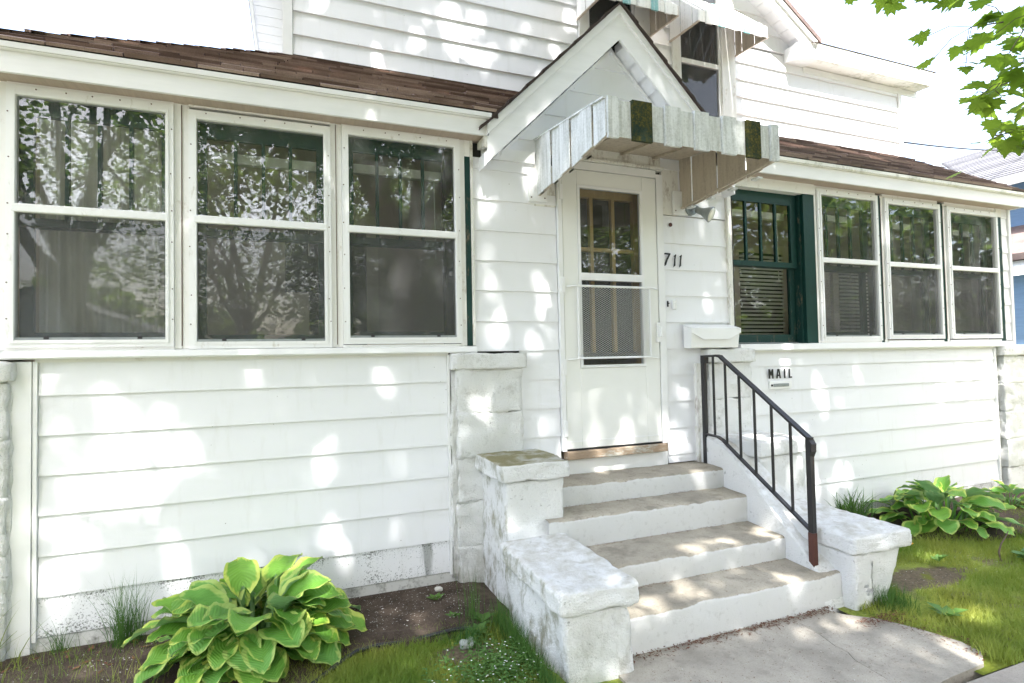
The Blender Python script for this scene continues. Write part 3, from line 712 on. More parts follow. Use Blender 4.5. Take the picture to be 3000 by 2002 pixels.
# --- porch windows
def window(x0, x1, z0, z1, zm, storm=True, mat_out='alu', blind=True, idx=0):
    """x0..x1, z0..z1: visible storm glass"""
    if storm:
        w = MB(); frame_ring(w, x0 - .040, x1 + .040, z0 - .040, z1 + .052, .040, -.030, .012, .052, .040)
        frame_ring(w, x0 - .017, x1 + .017, z0 - .017, z1 + .017, .016, -.036, .006)
        w = w.build('storm_window', M[mat_out], house)
        MB().box(x0 - .015, x1 + .015, -.038, -.006, zm - .012, zm + .032).build('meeting_rail', M['alu'], w, bevel=.004)
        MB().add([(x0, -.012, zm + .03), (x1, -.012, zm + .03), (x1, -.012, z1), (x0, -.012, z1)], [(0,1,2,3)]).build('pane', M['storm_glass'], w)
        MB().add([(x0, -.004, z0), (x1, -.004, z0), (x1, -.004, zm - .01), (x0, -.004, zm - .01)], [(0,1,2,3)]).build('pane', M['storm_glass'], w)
        MB().add([(x0, -.020, z0 + .012), (x1, -.020, z0 + .012), (x1, -.020, zm - .012), (x0, -.020, zm - .012)], [(0,1,2,3)]).build('insect_screen', M['screen'], w)
        MB().box(x0 + .001, x1 - .001, -.028, -.016, z0 + .001, z0 + .013).build('screen_rail', M['lamp'], w)
        for t in (.2, .82):
            MB().box(x0 + (x1-x0)*t - .011, x0 + (x1-x0)*t + .011, -.032, -.0285, z0 + .003, z0 + .019).build('clip', M['rubber'], w)
        nm = MB()                                   # old screw holes round the outer flange
        rr = random.Random(idx)
        for k in range(5):
            xx = x0 + (x1 - x0) * (k + .5 + rr.uniform(-.2, .2)) / 5; nm.disc((xx, -.031, z1 + .037), (0, 1, 0), .0036, .004, 6)
        for sx in (x0 - .03, x1 + .03):
            for k in range(6): nm.disc((sx + rr.uniform(-.005, .005), -.031, z0 + (z1 - z0) * (k + .4 + rr.uniform(-.2, .2)) / 6), (0, 1, 0), .0036, .004, 6)
        tag(nm.build('screw_holes', M['rust'], w), kind='stuff')
        y = .075
    else:
        w = None; y = .05
    a0, a1, b0, b1 = x0 - .03, x1 + .03, z0 - .03, z1 + .03
    us = MB(); mid = zm - .04 if storm else zm
    frame_ring(us, a0, a1, mid - .022, b1, .068, y, y + .03, .095, .045)
    host = w
    if host is None:
        host = us.build('sash_window', M['green_dark'], house); up = host
    else: up = us.build('upper_sash', M['green'], host)
    ia, ib = a0 + .068, a1 - .068
    for k in range(1, 4):
        xx = ia + (ib - ia) * k / 4
        MB().box(xx - .010, xx + .010, y + .002, y + .026, mid + .022, b1 - .094).build('muntin', M['green'] if storm else M['green_dark'], host)
    for k in range(4):
        xa, xb = ia + (ib - ia) * k / 4 + .0101, ia + (ib - ia) * (k + 1) / 4 - .0101
        MB().add([(xa, y + .014, mid + .022), (xb, y + .014, mid + .022), (xb, y + .014, b1 - .096), (xa, y + .014, b1 - .096)], [(0,1,2,3)]).build('pane', M['glass'], host)
    ls = MB(); frame_ring(ls, a0, a1, b0, mid + .02, .060, y + .034, y + .064, .045, .075)
    ls.build('lower_sash', M['green'] if storm else M['green_worn'], host)
    MB().add([(ia - .01, y + .05, b0 + .07), (ib + .01, y + .05, b0 + .07), (ib + .01, y + .05, mid - .02), (ia - .01, y + .05, mid - .02)], [(0,1,2,3)]).build('pane', M['glass'], host)
    if blind:
        MB().box(a0 + .03, a1 - .03, y + .10, y + .14, b1 - .20, b1 - .14).build('blind_stack', M['blind'], host)
        MB().tube([(a1 - .12, y + .10, b1 - .2), (a1 - .115, y + .10, b1 - .75)], .004, 6).build('blind_wand', M['blind'], host)
    return host
L = [(-3.530, -2.862), (-2.708, -2.022), (-1.874, -1.194)]
ZL = [(1.612, 2.885), (1.598, 2.87), (1.616, 2.888)]
for i, (a, b) in enumerate(L): window(a, b, ZL[i][0], ZL[i][1], 2.285, True, 'alu', i > 0, i)
RW = [(2.162, 2.852), (3.026, 3.742), (3.930, 4.668)]
for i, (a, b) in enumerate(RW): window(a, b, 1.606 + .012*(i > 0), 2.87 - .01*i, 2.275, True, 'alu', True, 10 + i)
w4 = window(1.175, 1.915, 1.585, 2.83, 2.235, False, 'green', True, 20)
# posts and casing between the windows
def post(name, x0, x1, z0, z1, mat, y0=-.012, y1=.10): MB().box(x0, x1, y0, y1, z0, z1).build(name, M[mat], house)
post('window_post', -2.821, -2.785, 1.56, 2.952, 'old_trim'); post('window_post', -2.784, -2.75, 1.56, 2.952, 'old_trim', -.008)
post('window_post', -1.981, -1.950, 1.56, 2.952, 'old_trim'); post('window_post', -1.949, -1.915, 1.56, 2.952, 'old_trim', -.008)
post('window_post', -3.70, -3.571, 1.56, 2.952, 'old_trim'); post('window_post', -1.153, -1.118, 1.56, 2.952, 'old_trim')
post('window_post', -1.117, -1.080, 1.56, 2.84, 'green_worn', -.016); post('window_post', -1.079, -1.060, 1.56, 2.952, 'peel', -.02)
post('window_post', -1.117, -1.080, 2.841, 2.952, 'old_trim', -.016)
post('window_post', 1.106, 1.144, 1.55, 2.88, 'peel', -.03); post('window_post', 1.965, 2.095, 1.55, 2.86, 'green_dark', -.012, .08)
post('window_post', 1.9455, 1.9645, 1.55, 2.86, 'green_worn', .02, .10)
post('window_post', 2.096, 2.121, 1.55, 2.95, 'old_trim'); post('window_post', 2.893, 2.945, 1.55, 2.93, 'green_worn', -.010)
post('window_post', 2.946, 2.985, 1.55, 2.93, 'old_trim', -.006)
post('window_post', 3.783, 3.845, 1.55, 2.93, 'green_worn', -.010); post('window_post', 3.846, 3.889, 1.55, 2.93, 'old_trim', -.006)
post('window_post', 4.709, 4.79, 1.55, 2.86, 'green_worn', -.014); post('window_post', 4.709, 4.80, 2.861, 2.95, 'old_trim', -.014)
for x_ in (-2.7845, -1.9495): post('window_joint', x_ - .002, x_ + .002, 1.575, 2.945, 'rust', -.0135)
for x_ in (2.1222, 2.9455, 3.8455): post('window_joint', x_ - .0015, x_ + .0015, 1.575, 2.91, 'rust', -.0135)
for a, b in L: post('window_head', a - .041, b + .041, 2.941, 2.952, 'old_trim', -.02)
for a, b in RW: post('window_head', a - .041, b + .041, 2.913, 2.952, 'old_trim', -.004)
post('window_head', 1.144, 2.095, 2.861, 2.952, 'old_trim', -.02)
post('window_stop', 1.145, 1.945, 1.551, 1.556, 'green_worn', -.02, .09)
for a, b in L: post('window_base', a - .041, b + .041, 1.553, 1.572, 'old_trim', -.018)
for a, b in RW: post('window_base', a - .041, b + .041, 1.547, 1.566, 'old_trim', -.018)

# --- inside of the porch, seen through the glass
IY = .95
MB().box(-4.05, 4.82, IY, IY + .05, .55, 3.0).build('interior_wall', M['interior'], house)
MB().box(-4.05, 4.82, .2, IY, .50, .58).build('interior_floor', M['interior'], house)
MB().box(-4.05, 4.82, .11, IY, 2.97, 3.0).build('interior_ceiling', M['interior'], house)
for x0 in (-2.35, -1.0, 2.02, 3.45):
    c = MB(); frame_ring(c, x0, x0 + .78, 1.35, 2.62, .09, IY - .04, IY - .001); c = c.build('interior_window', M['interior_trim'], house)
    MB().box(x0 + .091, x0 + .689, IY - .02, IY - .01, 1.44, 2.53).build('pane', M['dark'], c)
    if x0 > 1:
        for k in range(26):
            MB().box(x0 + .095, x0 + .685, IY - .045, IY - .026, 1.45 + k*.041, 1.4735 + k*.041).build('blind_slat', M['blind'], c)
cu = []
for k in range(60):
    x = -3.52 + .64 * k / 59; cu.append((x, .24 + .022*math.sin(k*1.15) + .012*math.sin(k*.47)))
V = [(x, y, z) for z in (1.5, 2.9) for x, y in cu]; n_ = len(cu)
MB().add(V, [(i, i+1, n_+i+1, n_+i) for i in range(n_ - 1)]).build('curtain', M['curtain'], house, smooth=True)
bx = MB().box(-2.46, -2.1, .5, .8, .6, 1.95); bx.build('interior_cabinet', M['interior_trim'], house)
MB().box(-4.05, 4.82, .101, .12, .58, 1.5).build('interior_knee_wall', M['interior'], house)

# --- front door
df_ = MB(); df_.box(-.432, -.398, -.028, .10, .80, 2.87).box(.418, .476, -.028, .10, .80, 2.87).box(-.398, .418, -.026, .10, 2.842, 2.90)
dfr = df_.build('door_frame', M['trim'], house)
MB().box(-.43, .474, -.012, .03, 2.901, 3.03).build('door_head', M['peel'], house)
MB().box(-.44, .48, -.045, -.013, 2.905, 2.925).build('drip_cap', M['peel'], house)
dl = MB()
X0, X1, Z0, Z1 = -.394, .414, .812, 2.838
GX0, GX1 = -.252, .268
dl.box(X0, GX0 - .02, -.022, .012, Z0, Z1).box(GX1 + .02, X1, -.022, .012, Z0, Z1)
dl.box(GX0 - .02, GX1 + .02, -.022, .012, 2.728, Z1).box(GX0 - .02, GX1 + .02, -.022, .012, Z0, 1.388)
door = dl.build('storm_door', M['door'], house, bevel=.003)
fr_ = MB(); frame_ring(fr_, GX0 - .0195, GX1 + .0195, 1.389, 2.727, .020, -.029, .008); fr_.box(GX0 + .0006, GX1 - .0006, -.032, .006, 2.028, 2.081)
fr_.build('insert_frame', M['trim'], door)
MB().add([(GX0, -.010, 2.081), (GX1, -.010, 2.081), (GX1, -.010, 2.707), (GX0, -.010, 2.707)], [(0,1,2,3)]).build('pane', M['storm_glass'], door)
MB().add([(GX0, -.012, 1.41), (GX1, -.012, 1.41), (GX1, -.012, 2.028), (GX0, -.012, 2.028)], [(0,1,2,3)]).build('insect_screen', M['screen'], door)
MB().box(X0 + .02, X1 - .02, -.0245, -.0215, .86, .868).build('kick_seam', M['alu'], door)
MB().box(X0 + .002, X1 - .002, -.024, .01, .800, .8115).build('sweep', M['rubber'], door)
for z in (2.66, 1.99, 1.40, .96): MB().box(-.418, -.392, -.036, -.0225, z - .055, z + .055).build('hinge', M['alu'], door)
hd = MB().box(.385, .412, -.040, -.0225, 1.57, 1.72).box(.392, .407, -.075, -.040, 1.61, 1.69).build('handle', M['plastic'], door, bevel=.003)
# expanded-metal guard across the lower half
gm = MB(); gx0, gx1, gz0, gz1 = -.292, .318, 1.462, 1.98; step = .0150; ang = .55
def clip_line(x, z, dx, dz):
    t0, t1 = -9, 9
    for p, d, lo, hi in ((x, dx, gx0, gx1), (z, dz, gz0, gz1)):
        a, b = (lo - p)/d, (hi - p)/d
        if a > b: a, b = b, a
        t0, t1 = max(t0, a), min(t1, b)
    return (t0, t1) if t1 - t0 > .01 else None
span = (gx1 - gx0) * ang + (gz1 - gz0)
for sgn in (1, -1):
    k = 0; z = gz0 - (gx1 - gx0) * ang if sgn > 0 else gz0
    while k * step < span + .3:
        zz_ = z + k * step; c = clip_line(gx0, zz_, 1, sgn * ang)
        if c: gm.bar((gx0 + c[0], -.046, zz_ + c[0]*sgn*ang), (gx0 + c[1], -.046, zz_ + c[1]*sgn*ang), .0011, .0018, (0, 1, 0))
        k += 1
guard = gm.build('door_guard', M['grille'], door)
gf = MB(); frame_ring(gf, gx0 - .006, gx1 + .006, gz0 - .006, gz1 + .006, .012, -.052, -.040)
for z in (gz0 - .004, gz1 + .004):
    gf.tube([(X0 + .02, -.026, z - .008), (X0 + .06, -.045, z - .004), (gx0, -.050, z), (gx1, -.050, z), (X1 - .05, -.045, z - .004), (X1 - .015, -.026, z - .008)], .006, 8)
gf.build('guard_frame', M['alu'], guard)
# wooden door behind
ind = MB(); frame_ring(ind, -.38, .40, .80, 2.82, .115, .10, .14, .14, .70)
ind = ind.build('inner_door', M['inner_door'], house)
for xx in (-.085, .105): MB().box(xx - .014, xx + .014, .102, .138, 1.50, 2.68).build('muntin', M['inner_door'], ind)
for xs in ((-.265, -.0991), (-.0709, .0909), (.1191, .285)):
    MB().box(xs[0], xs[1], .104, .136, 2.27, 2.298).build('muntin', M['inner_door'], ind)
MB().box(-.27, .29, .139, .142, 1.5, 2.69).build('pane', M['dark'], ind)
# threshold
MB().box(-.405, .44, -.06, .02, .742, .798).build('threshold', M['bare'], house, bevel=.004)

# --- upper storey
uw = MB().box(-2.26, 4.50, UY + .018, UY + .1, 3.4, 4.60).box(-2.26, 2.85, UY + .018, UY + .1, 4.6005, 5.2).build('upper_wall', M['dark'], house)
zu = [3.56 + .181*k for k in range(10)]
courses(zu, [(-2.192, .222, 3.5, 5.2), (.992, 1.237, 3.5, 5.2), (2.008, 4.462, 3.5, 4.66), (2.008, 2.95, 4.66, 5.2), (.222, .992, 3.5, 3.72), (1.237, 2.008, 3.5, 3.74)], UY, uw, M['siding'], .017)
MB().box(-2.262, -2.194, UY - .022, UY + .017, 3.5, 5.2).build('corner_board', M['trim'], uw)
MB().box(4.464, 4.522, UY - .022, UY + .10, 3.5, 4.62).build('corner_board', M['trim'], uw)
MB().box(-2.262, -2.20, UY + .1, 9, 3.0, 4.85).build('side_wall', M['trim'], house)
MB().box(4.46, 4.52, UY + .1, 7, 3.0, 4.62).build('side_wall', M['trim'], house)
def upper_window(x0, x1, z0, z1, zm):
    w = MB(); w.box(x0, x0 + .085, UY - .03, UY + .02, z0, z1).box(x1 - .17, x1, UY - .03, UY + .02, z0, z1).box(x0 - .01, x1 + .01, UY - .05, UY + .02, z0 - .04, z0)
    w = w.build('upper_window', M['old_trim'], house)
    a, b = x0 + .0855, x1 - .1705
    s = MB(); frame_ring(s, a, b, z0 + .001, z1, .028, UY - .012, UY + .03); s.box(a + .029, b - .029, UY - .016, UY + .028, zm - .022, zm + .022)
    s.build('sash', M['alu'], w)
    MB().add([(a + .03, UY + .005, z0 + .02), (b - .03, UY + .005, z0 + .02), (b - .03, UY + .005, z1), (a + .03, UY + .005, z1)], [(0,1,2,3)]).build('pane', M['glass'], w)
    MB().add([(a + .03, UY - .006, z0 + .02), (b - .03, UY - .006, z0 + .02), (b - .03, UY - .006, z1), (a + .03, UY - .006, z1)], [(0,1,2,3)]).build('insect_screen', M['screen'], w)
    for k in range(12):
        MB().box(a + .03, b - .03, UY + .040, UY + .045, z0 + .03 + k*.045, z0 + .068 + k*.045).build('blind_slat', M['blind'], w)
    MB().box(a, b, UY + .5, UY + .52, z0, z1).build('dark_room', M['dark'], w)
upper_window(.222, .992, 3.76, 5.1, 4.36)
upper_window(1.237, 2.008, 3.78, 5.1, 4.36)
# main roof: gable end with white ribbed soffit, long side eave, wing eave
RY = UY - .18
mr = MB()
RXc, RZc, RS = .33, 6.64, .705
for s in (-1, 1):
    xe = RXc + s*(2.68 if s > 0 else 2.90)
    ze = (RZc - 2.68*RS) if s > 0 else 4.82
    mr.hexa([(RXc, RY - .03, RZc - .02), (xe, RY - .03, ze - .02), (xe, 9.5, ze - .02), (RXc, 9.5, RZc - .02), (RXc, RY - .03, RZc + .03), (xe, RY - .03, ze + .03), (xe, 9.5, ze + .03), (RXc, 9.5, RZc + .03)])
mr = mr.build('main_roof', M['shingle_grey'], house)
for s in (-1, 1):
    xe = RXc + s*2.64
    for nm, d0, d1, y0, y1 in (('rake_trim', .022, .085, RY - .02, RY + .02), ('rake_fascia', .0855, .215, RY, RY + .02)):
        za, zb = RZc, RZc - 2.64*RS
        MB().hexa([(RXc, y0, za - d1), (xe, y0, zb - d1), (xe, y1, zb - d1), (RXc, y1, za - d1), (RXc, y0, za - d0), (xe, y0, zb - d0), (xe, y1, zb - d0), (RXc, y1, za - d0)]).build(nm, M['trim'], mr)
    for k in range(24):
        a, b = .1 + k*.1055, .1 + k*.1055 + .101
        xa, xb = RXc + s*a, RXc + s*b; za, zb = RZc - a*RS - .15, RZc - b*RS - .15
        MB().hexa([(xa, RY + .021, za), (xb, RY + .021, zb), (xb, UY + .03, zb), (xa, UY + .03, za), (xa, RY + .021, za + .02), (xb, RY + .021, zb + .02), (xb, UY + .03, zb + .02), (xa, UY + .03, za + .02)]).build('soffit_panel', M['soffit_white'], mr)
# gable triangle infill above the boards
MB().prism([(-2.2, 4.85), (2.9, 4.85), (RXc, 6.55)], 'y', UY + .02, UY + .08).build('gable_infill', M['siding'], uw)
for k in range(46):
    y = 1.0 + k*.155
    MB().box(-2.53, -2.27, y, y + .149, 4.765, 4.785).build('soffit_panel', M['soffit_white'], mr)
MB().box(-2.56, -2.531, RY, 9.4, 4.75, 4.86).build('eave_fascia', M['trim'], mr)
MB().box(2.70, 2.98, RY - .002, UY + .02, 4.56, 4.70).build('rake_return', M['trim'], mr, bevel=.004)
wf = MB().prism([(RY + .0, 4.572), (RY + .02, 4.565), (UY + .03, 4.575), (UY + .03, 4.62), (RY - .03, 4.72), (RY - .03, 4.70)], 'x', 2.96, 4.80).build('wing_eave', M['gutter'], house)
MB().add([(2.9, RY - .04, 4.725), (4.86, RY - .04, 4.725), (4.86, 4.5, 5.35), (2.9, 4.5, 5.35)], [(0,1,2,3)]).build('wing_roof', M['shingle_grey'], wf)
MB().box(2.96, 4.80, UY - .02, UY - .001, 4.50, 4.566).build('frieze_board', M['trim'], house)

# ================================================================== FIXTURES ON THE HOUSE
# door awning of ribbed aluminium
AX0, AX1, AY, WT, FT = -.582, .660, -.965, 3.018, 2.897
aw = empty('door_awning', (.04, 0, 2.62), 'weathered white ribbed metal awning over the front door with two mossy slats', 'awning')
def top_z(y): return WT + (FT - WT) * (y / AY)
edges = [0, .055, .128, .235, .305, .395, .475, .56, .64, .725, .79, .88, .945, 1.0]
WD = AX1 - AX0
for k in range(13):
    a, b = AX0 + WD*edges[k] + .001, AX0 + WD*edges[k+1] - .001
    proud = .016 if k % 2 == 0 else 0.0
    mat = M['awning_moss'] if k in (2, 10) else M['awning']
    lift = .014 if k % 2 == 0 else 0
    MB().hexa([(a, AY - proud, 2.690 - lift), (b, AY - proud, 2.690 - lift), (b, AY + .004, 2.690 - lift), (a, AY + .004, 2.690 - lift),
               (a, AY - proud, FT + lift*.6), (b, AY - proud, FT + lift*.6), (b, AY + .004, FT + lift*.6), (a, AY + .004, FT + lift*.6)]).build('valance_slat', mat, aw)
    MB().hexa([(a, AY + .005, FT - .006 + lift*.6), (b, AY + .005, FT - .006 + lift*.6), (b, .0, WT - .006 + lift), (a, .0, WT - .006 + lift),
               (a, AY + .005, FT + lift*.6), (b, AY + .005, FT + lift*.6), (b, .0, WT + lift), (a, .0, WT + lift)]).build('roof_pan', M['awning'] if k not in (2, 10) else M['awning_moss'], aw)
    if k % 3 == 1:
        MB().hexa([(a, AY + .02, FT - .03), (a + .02, AY + .02, FT - .03), (a + .02, -.01, WT - .03), (a, -.01, WT - .03),
                   (a, AY + .02, FT - .007), (a + .02, AY + .02, FT - .007), (a + .02, -.01, WT - .007), (a, -.01, WT - .007)]).build('rib', M['awning_in'], aw)
MB().hexa([(AX0 + .02, AY + .02, FT - .012), (AX1 - .02, AY + .02, FT - .012), (AX1 - .02, -.02, WT - .012), (AX0 + .02, -.02, WT - .012),
           (AX0 + .02, AY + .02, FT - .0065), (AX1 - .02, AY + .02, FT - .0065), (AX1 - .02, -.02, WT - .0065), (AX0 + .02, -.02, WT - .0065)]).build('lining', M['awning_in'], aw)
for side, x in ((-1, AX0), (1, AX1)):
    n = 7
    for k in range(n):
        y0, y1 = -.002 + AY*k/n, AY*(k+1)/n + .002
        b0, b1 = 2.615 + .075*(k/n)**1.6, 2.615 + .075*((k+1)/n)**1.6
        off = (.012 if k % 2 else 0.0) * side
        MB().hexa([(x + off, y0, b0), (x + off, y1, b1), (x + off + .006*side, y1, b1), (x + off + .006*side, y0, b0),
                   (x + off, y0, top_z(y0) - .001), (x + off, y1, top_z(y1) - .001), (x + off + .006*side, y1, top_z(y1) - .001), (x + off + .006*side, y0, top_z(y0) - .001)]).build('side_slat', M['awning'] if side < 0 else M['awning_in'], aw)
    ln = MB().bar((x - .006*side, 0, 2.62), (x - .006*side, AY, 2.697), .022, .014).build('edge_bar', M['awning_in'], aw)
    MB().bar((x + .006*side, 0, top_z(0) + .004), (x + .006*side, AY, top_z(AY) + .004), .03, .010).build('edge_flashing', M['awning'], aw)
    for k in range(4):
        y = -.12 - k*.22
        MB().box(x - .01, x + .02*side + .01, y - .03, y + .03, 2.603 + .006*k, 2.615 + .006*k).build('bracket', M['awning'], aw)

# upper window awnings
def window_awning(x0, x1, yf, zb_w, zt_w, zb_f, zt_f, label, nm=11, aqua=(3, 7)):
    a = empty('window_awning', ((x0+x1)/2, UY, zb_w), label, 'awning', 'awnings over the upper windows')
    W_ = x1 - x0
    for k in range(nm):
        xa, xb = x0 + W_*k/nm + .001, x0 + W_*(k+1)/nm - .001
        l = .010 if k % 2 else 0.0; m = M['awning_aqua'] if k in aqua else M['awning_up']
        MB().hexa([(xa, yf - l, zb_f - l), (xb, yf - l, zb_f - l), (xb, yf + .004, zb_f - l), (xa, yf + .004, zb_f - l),
                   (xa, yf - l, zt_f + l), (xb, yf - l, zt_f + l), (xb, yf + .004, zt_f + l), (xa, yf + .004, zt_f + l)]).build('valance_slat', m, a)
        MB().hexa([(xa, yf + .005, zt_f - .006 + l), (xb, yf + .005, zt_f - .006 + l), (xb, UY - .03, zt_w - .006 + l), (xa, UY - .03, zt_w - .006 + l),
                   (xa, yf + .005, zt_f + l), (xb, yf + .005, zt_f + l), (xb, UY - .03, zt_w + l), (xa, UY - .03, zt_w + l)]).build('roof_pan', m, a)
    for side, x in ((-1, x0), (1, x1)):
        n = 5
        for k in range(n):
            ya, yb = UY - .03 + (yf - UY + .03)*k/n, UY - .03 + (yf - UY + .03)*(k+1)/n
            ta, tb = zt_w + (zt_f - zt_w)*k/n, zt_w + (zt_f - zt_w)*(k+1)/n
            ba, bb = zb_w + (zb_f - zb_w)*k/n, zb_w + (zb_f - zb_w)*(k+1)/n
            o = (.008 if k % 2 else 0)*side
            MB().hexa([(x + o, ya, ba), (x + o, yb, bb), (x + o + .005*side, yb, bb), (x + o + .005*side, ya, ba),
                       (x + o, ya, ta - .008), (x + o, yb, tb - .008), (x + o + .005*side, yb, tb - .008), (x + o + .005*side, ya, ta - .008)]).build('side_slat', M['awning_up'] if side < 0 else M['awning_in'], a)
        MB().bar((x, UY - .02, zb_w), (x, yf, zb_f), .02, .012).build('edge_bar', M['awning_in'], a)
window_awning(.203, .984, .36, 4.515, 4.98, 4.47, 4.565, 'faded white and aqua metal awning over the upper window half hidden behind the gable peak')
window_awning(1.213, 2.017, .36, 4.505, 4.98, 4.471, 4.576, 'faded white and aqua metal awning over the upper window beside the sunlit wall')

# letters and numbers
def strokes(polys, name, loc, parent):
    mb = MB()
    for p in polys: mb.prism([(x + loc[0], z + loc[2]) for x, z in p], 'y', loc[1], loc[1] + .006)
    return mb.build(name, M['ink'], parent)
hn = empty('house_number', (.56, -.016, 2.17), 'black italic metal house number 711 beside the front door', 'house number')
seven = [[(.006, .088), (.012, .098), (.020, .088), (.062, .086), (.066, .096), (.060, .098), (.015, .099)], [(.050, .090), (.066, .094), (.038, .045), (.022, .006), (.010, -.004), (.002, .002), (.012, .022), (.030, .055)]]
one = [[(.012, .085), (.030, .100), (.034, .098), (.026, .055), (.024, .012), (.008, .000), (.014, .03), (.017, .06), (.020, .080)]]
strokes(seven, 'digit', (.475, -.022, 2.165), hn); strokes(one, 'digit', (.560, -.022, 2.157), hn); strokes(one, 'digit', (.614, -.022, 2.156), hn)
ms = empty('mail_slot', (1.63, -.014, 1.19), 'small white mail slot with worn flap and black letters MAIL above', 'mail slot')
lt = {'M': [[(0, 0), (.013, 0), (.013, .08), (0, .08)], [(.037, 0), (.05, 0), (.05, .08), (.037, .08)], [(.0131, .08), (.0131, .055), (.025, .02), (.0369, .055), (.0369, .08), (.025, .045)]],
      'A': [[(0, 0), (.012, 0), (.024, .08), (.016, .08)], [(.050, 0), (.038, 0), (.0241, .08), (.034, .08)], [(.0125, .020), (.0375, .020), (.036, .032), (.014, .032)]],
      'I': [[(.004, 0), (.018, 0), (.018, .08), (.004, .08)]],
      'L': [[(0, 0), (.013, 0), (.013, .08), (0, .08)], [(.0131, 0), (.034, 0), (.034, .013), (.0131, .013)]]}
for ch, x in (('M', 1.502), ('A', 1.585), ('I', 1.668), ('L', 1.725)):
    strokes(lt[ch], 'letter', (x, -.022, 1.255), ms)
MB().box(1.508, 1.752, -.024, -.008, 1.166, 1.232).build('plate', M['plastic'], ms, bevel=.003)
MB().box(1.54, 1.715, -.031, -.0245, 1.186, 1.212).build('flap', M['lamp'], ms, bevel=.003)
MB().disc((1.527, -.026, 1.198), (0, 1, 0), .010, .004, 8).build('worn_spot', M['dark'], ms)
# doorbell
db = MB().box(.545, .582, -.034, -.012, 1.822, 1.900).build('doorbell', M['plastic'], bevel=.008)
tag(db, 'small white plastic doorbell on the siding between door and mailbox', 'doorbell')
MB().disc((.563, -.036, 1.872), (0, 1, 0), .008, .006, 12).build('button', M['trim'], db)
# torn patch and old screw hole on the siding
MB().box(.502, .512, -.018, -.011, 1.845, 1.89).box(.507, .520, -.018, -.011, 1.868, 1.876).build('paint_scar', M['ink'], dw)
MB().disc((.555, -.012, 2.49), (0, 1, 0), .016, .006, 9).build('old_hole', M['rust'], dw)
# mailbox
mbx = empty('mailbox', (.90, -.03, 1.515), 'white wall mailbox with slanted lid resting on the stone pier cap', 'mailbox')
MB().prism([(-.02, 1.520), (-.105, 1.520), (-.125, 1.655), (-.115, 1.675), (-.02, 1.700)], 'x', .640, 1.108).build('body', M['plastic'], mbx, bevel=.004)
MB().add([(.632, -.130, 1.672), (1.116, -.130, 1.672), (1.116, -.015, 1.708), (.632, -.015, 1.708), (.632, -.130, 1.640), (.745, -.1325, 1.585), (.995, -.1325, 1.585), (1.116, -.130, 1.640),
          (.632, -.126, 1.640), (.745, -.1285, 1.585), (.995, -.1285, 1.585), (1.116, -.126, 1.640)],
         [(0,1,2,3), (0,4,5,6,7,1), (4,8,9,5), (5,9,10,6), (6,10,11,7)]).build('lid', M['plastic'], mbx)
# floodlight
fl = empty('floodlight', (.75, -.03, 2.62), 'grey swivel floodlight with round glass lens under the awning edge', 'floodlight')
MB().disc((.735, -.035, 2.62), (0, 1, 0), .050, .03, 16).build('base', M['lamp'], fl)
MB().tube([(.735, -.05, 2.62), (.74, -.075, 2.628), (.75, -.09, 2.62), (.76, -.10, 2.60)], .017, 10).build('arm', M['lamp'], fl)
hx = Vector((.42, -.62, -.38)).normalized(); p0 = Vector((.750, -.085, 2.605))
MB().tube([p0, p0 + hx*.05, p0 + hx*.075, p0 + hx*.115, p0 + hx*.125], [.024, .028, .040, .060, .062], 20).build('head', M['lamp'], fl, smooth=True)
MB().tube([p0 + hx*.125, p0 + hx*.134, p0 + hx*.139], [.057, .045, .012], 20).build('lens', M['lens'], fl, smooth=True)

# ================================================================== STEPS, PIERS, RAILING
st = empty('entrance_steps', (0, -.6, 0), 'four grey painted concrete steps climbing to the front door', 'steps')
SY = [-.312, -.567, -.920, -1.214]; SZ = [.630, .495, .318, .185]
def rough_step(x0, x1, yf, yb, z0, z1, seed):
    nx = 46; prof = []
    R = .022
    ang = [0, .4, .8, 1.2, 1.57]
    V = []; F = []; np_ = 0
    for i in range(nx + 1):
        x = x0 + (x1 - x0)*i/nx
        row = [(x, yf, z0)] + [(x, yf, z0 + (z1 - z0 - R)*t) for t in (.3, .65, 1.0)]
        row += [(x, yf + R - R*math.cos(a), z1 - R + R*math.sin(a)) for a in ang[1:]]
        row += [(x, yf + (yb - yf)*t, z1) for t in (.35, .65, 1.0)]
        out = []
        for j, p in enumerate(row):
            v = Vector(p); k = noise.fractal(v*7 + Vector((seed, 0, 0)), 1, 2, 4)
            chip = max(0, noise.noise(v*11 + Vector((seed*3, 4, 0))) - .32) * .05 if 3 <= j <= 7 else 0
            out.append((p[0], p[1] + .006*k + chip, p[2] + .004*k - chip*.7))
        np_ = len(out); V += out
    for i in range(nx):
        for j in range(np_ - 1):
            a = i*np_ + j; F.append((a, a + np_, a + np_ + 1, a + 1))
    return MB().add(V, F)
yb = [.02, SY[0], SY[1], SY[2]]
zb = [SZ[1], SZ[2], SZ[3], -.06]
for k in range(4):
    rough_step(-.80, .80, SY[k], yb[k] + .03, zb[k] - .03, SZ[k], k*5.1).build('step', M['steps'], st, smooth=True)
# sloping side curb that carries the railing
cp = [(.0, .865), (-.28, .80), (-.42, .745), (-.80, .47), (-1.10, .25), (-1.20, .16), (-1.22, -.05), (.0, -.05)]
V = []; 
for y, z in cp: V.append((.775 + .12*y + .008*noise.noise(Vector((y*5, z*5, 0))), y, z))
for y, z in cp: V.append((.90, y, z + .01))
n_ = len(cp)
MB().add(V, [tuple(range(n_))[::-1], tuple(range(n_, 2*n_))] + [(i, (i+1) % n_, n_ + (i+1) % n_, n_ + i) for i in range(n_)]).build('side_curb', M['stone'], st, bevel=.01)

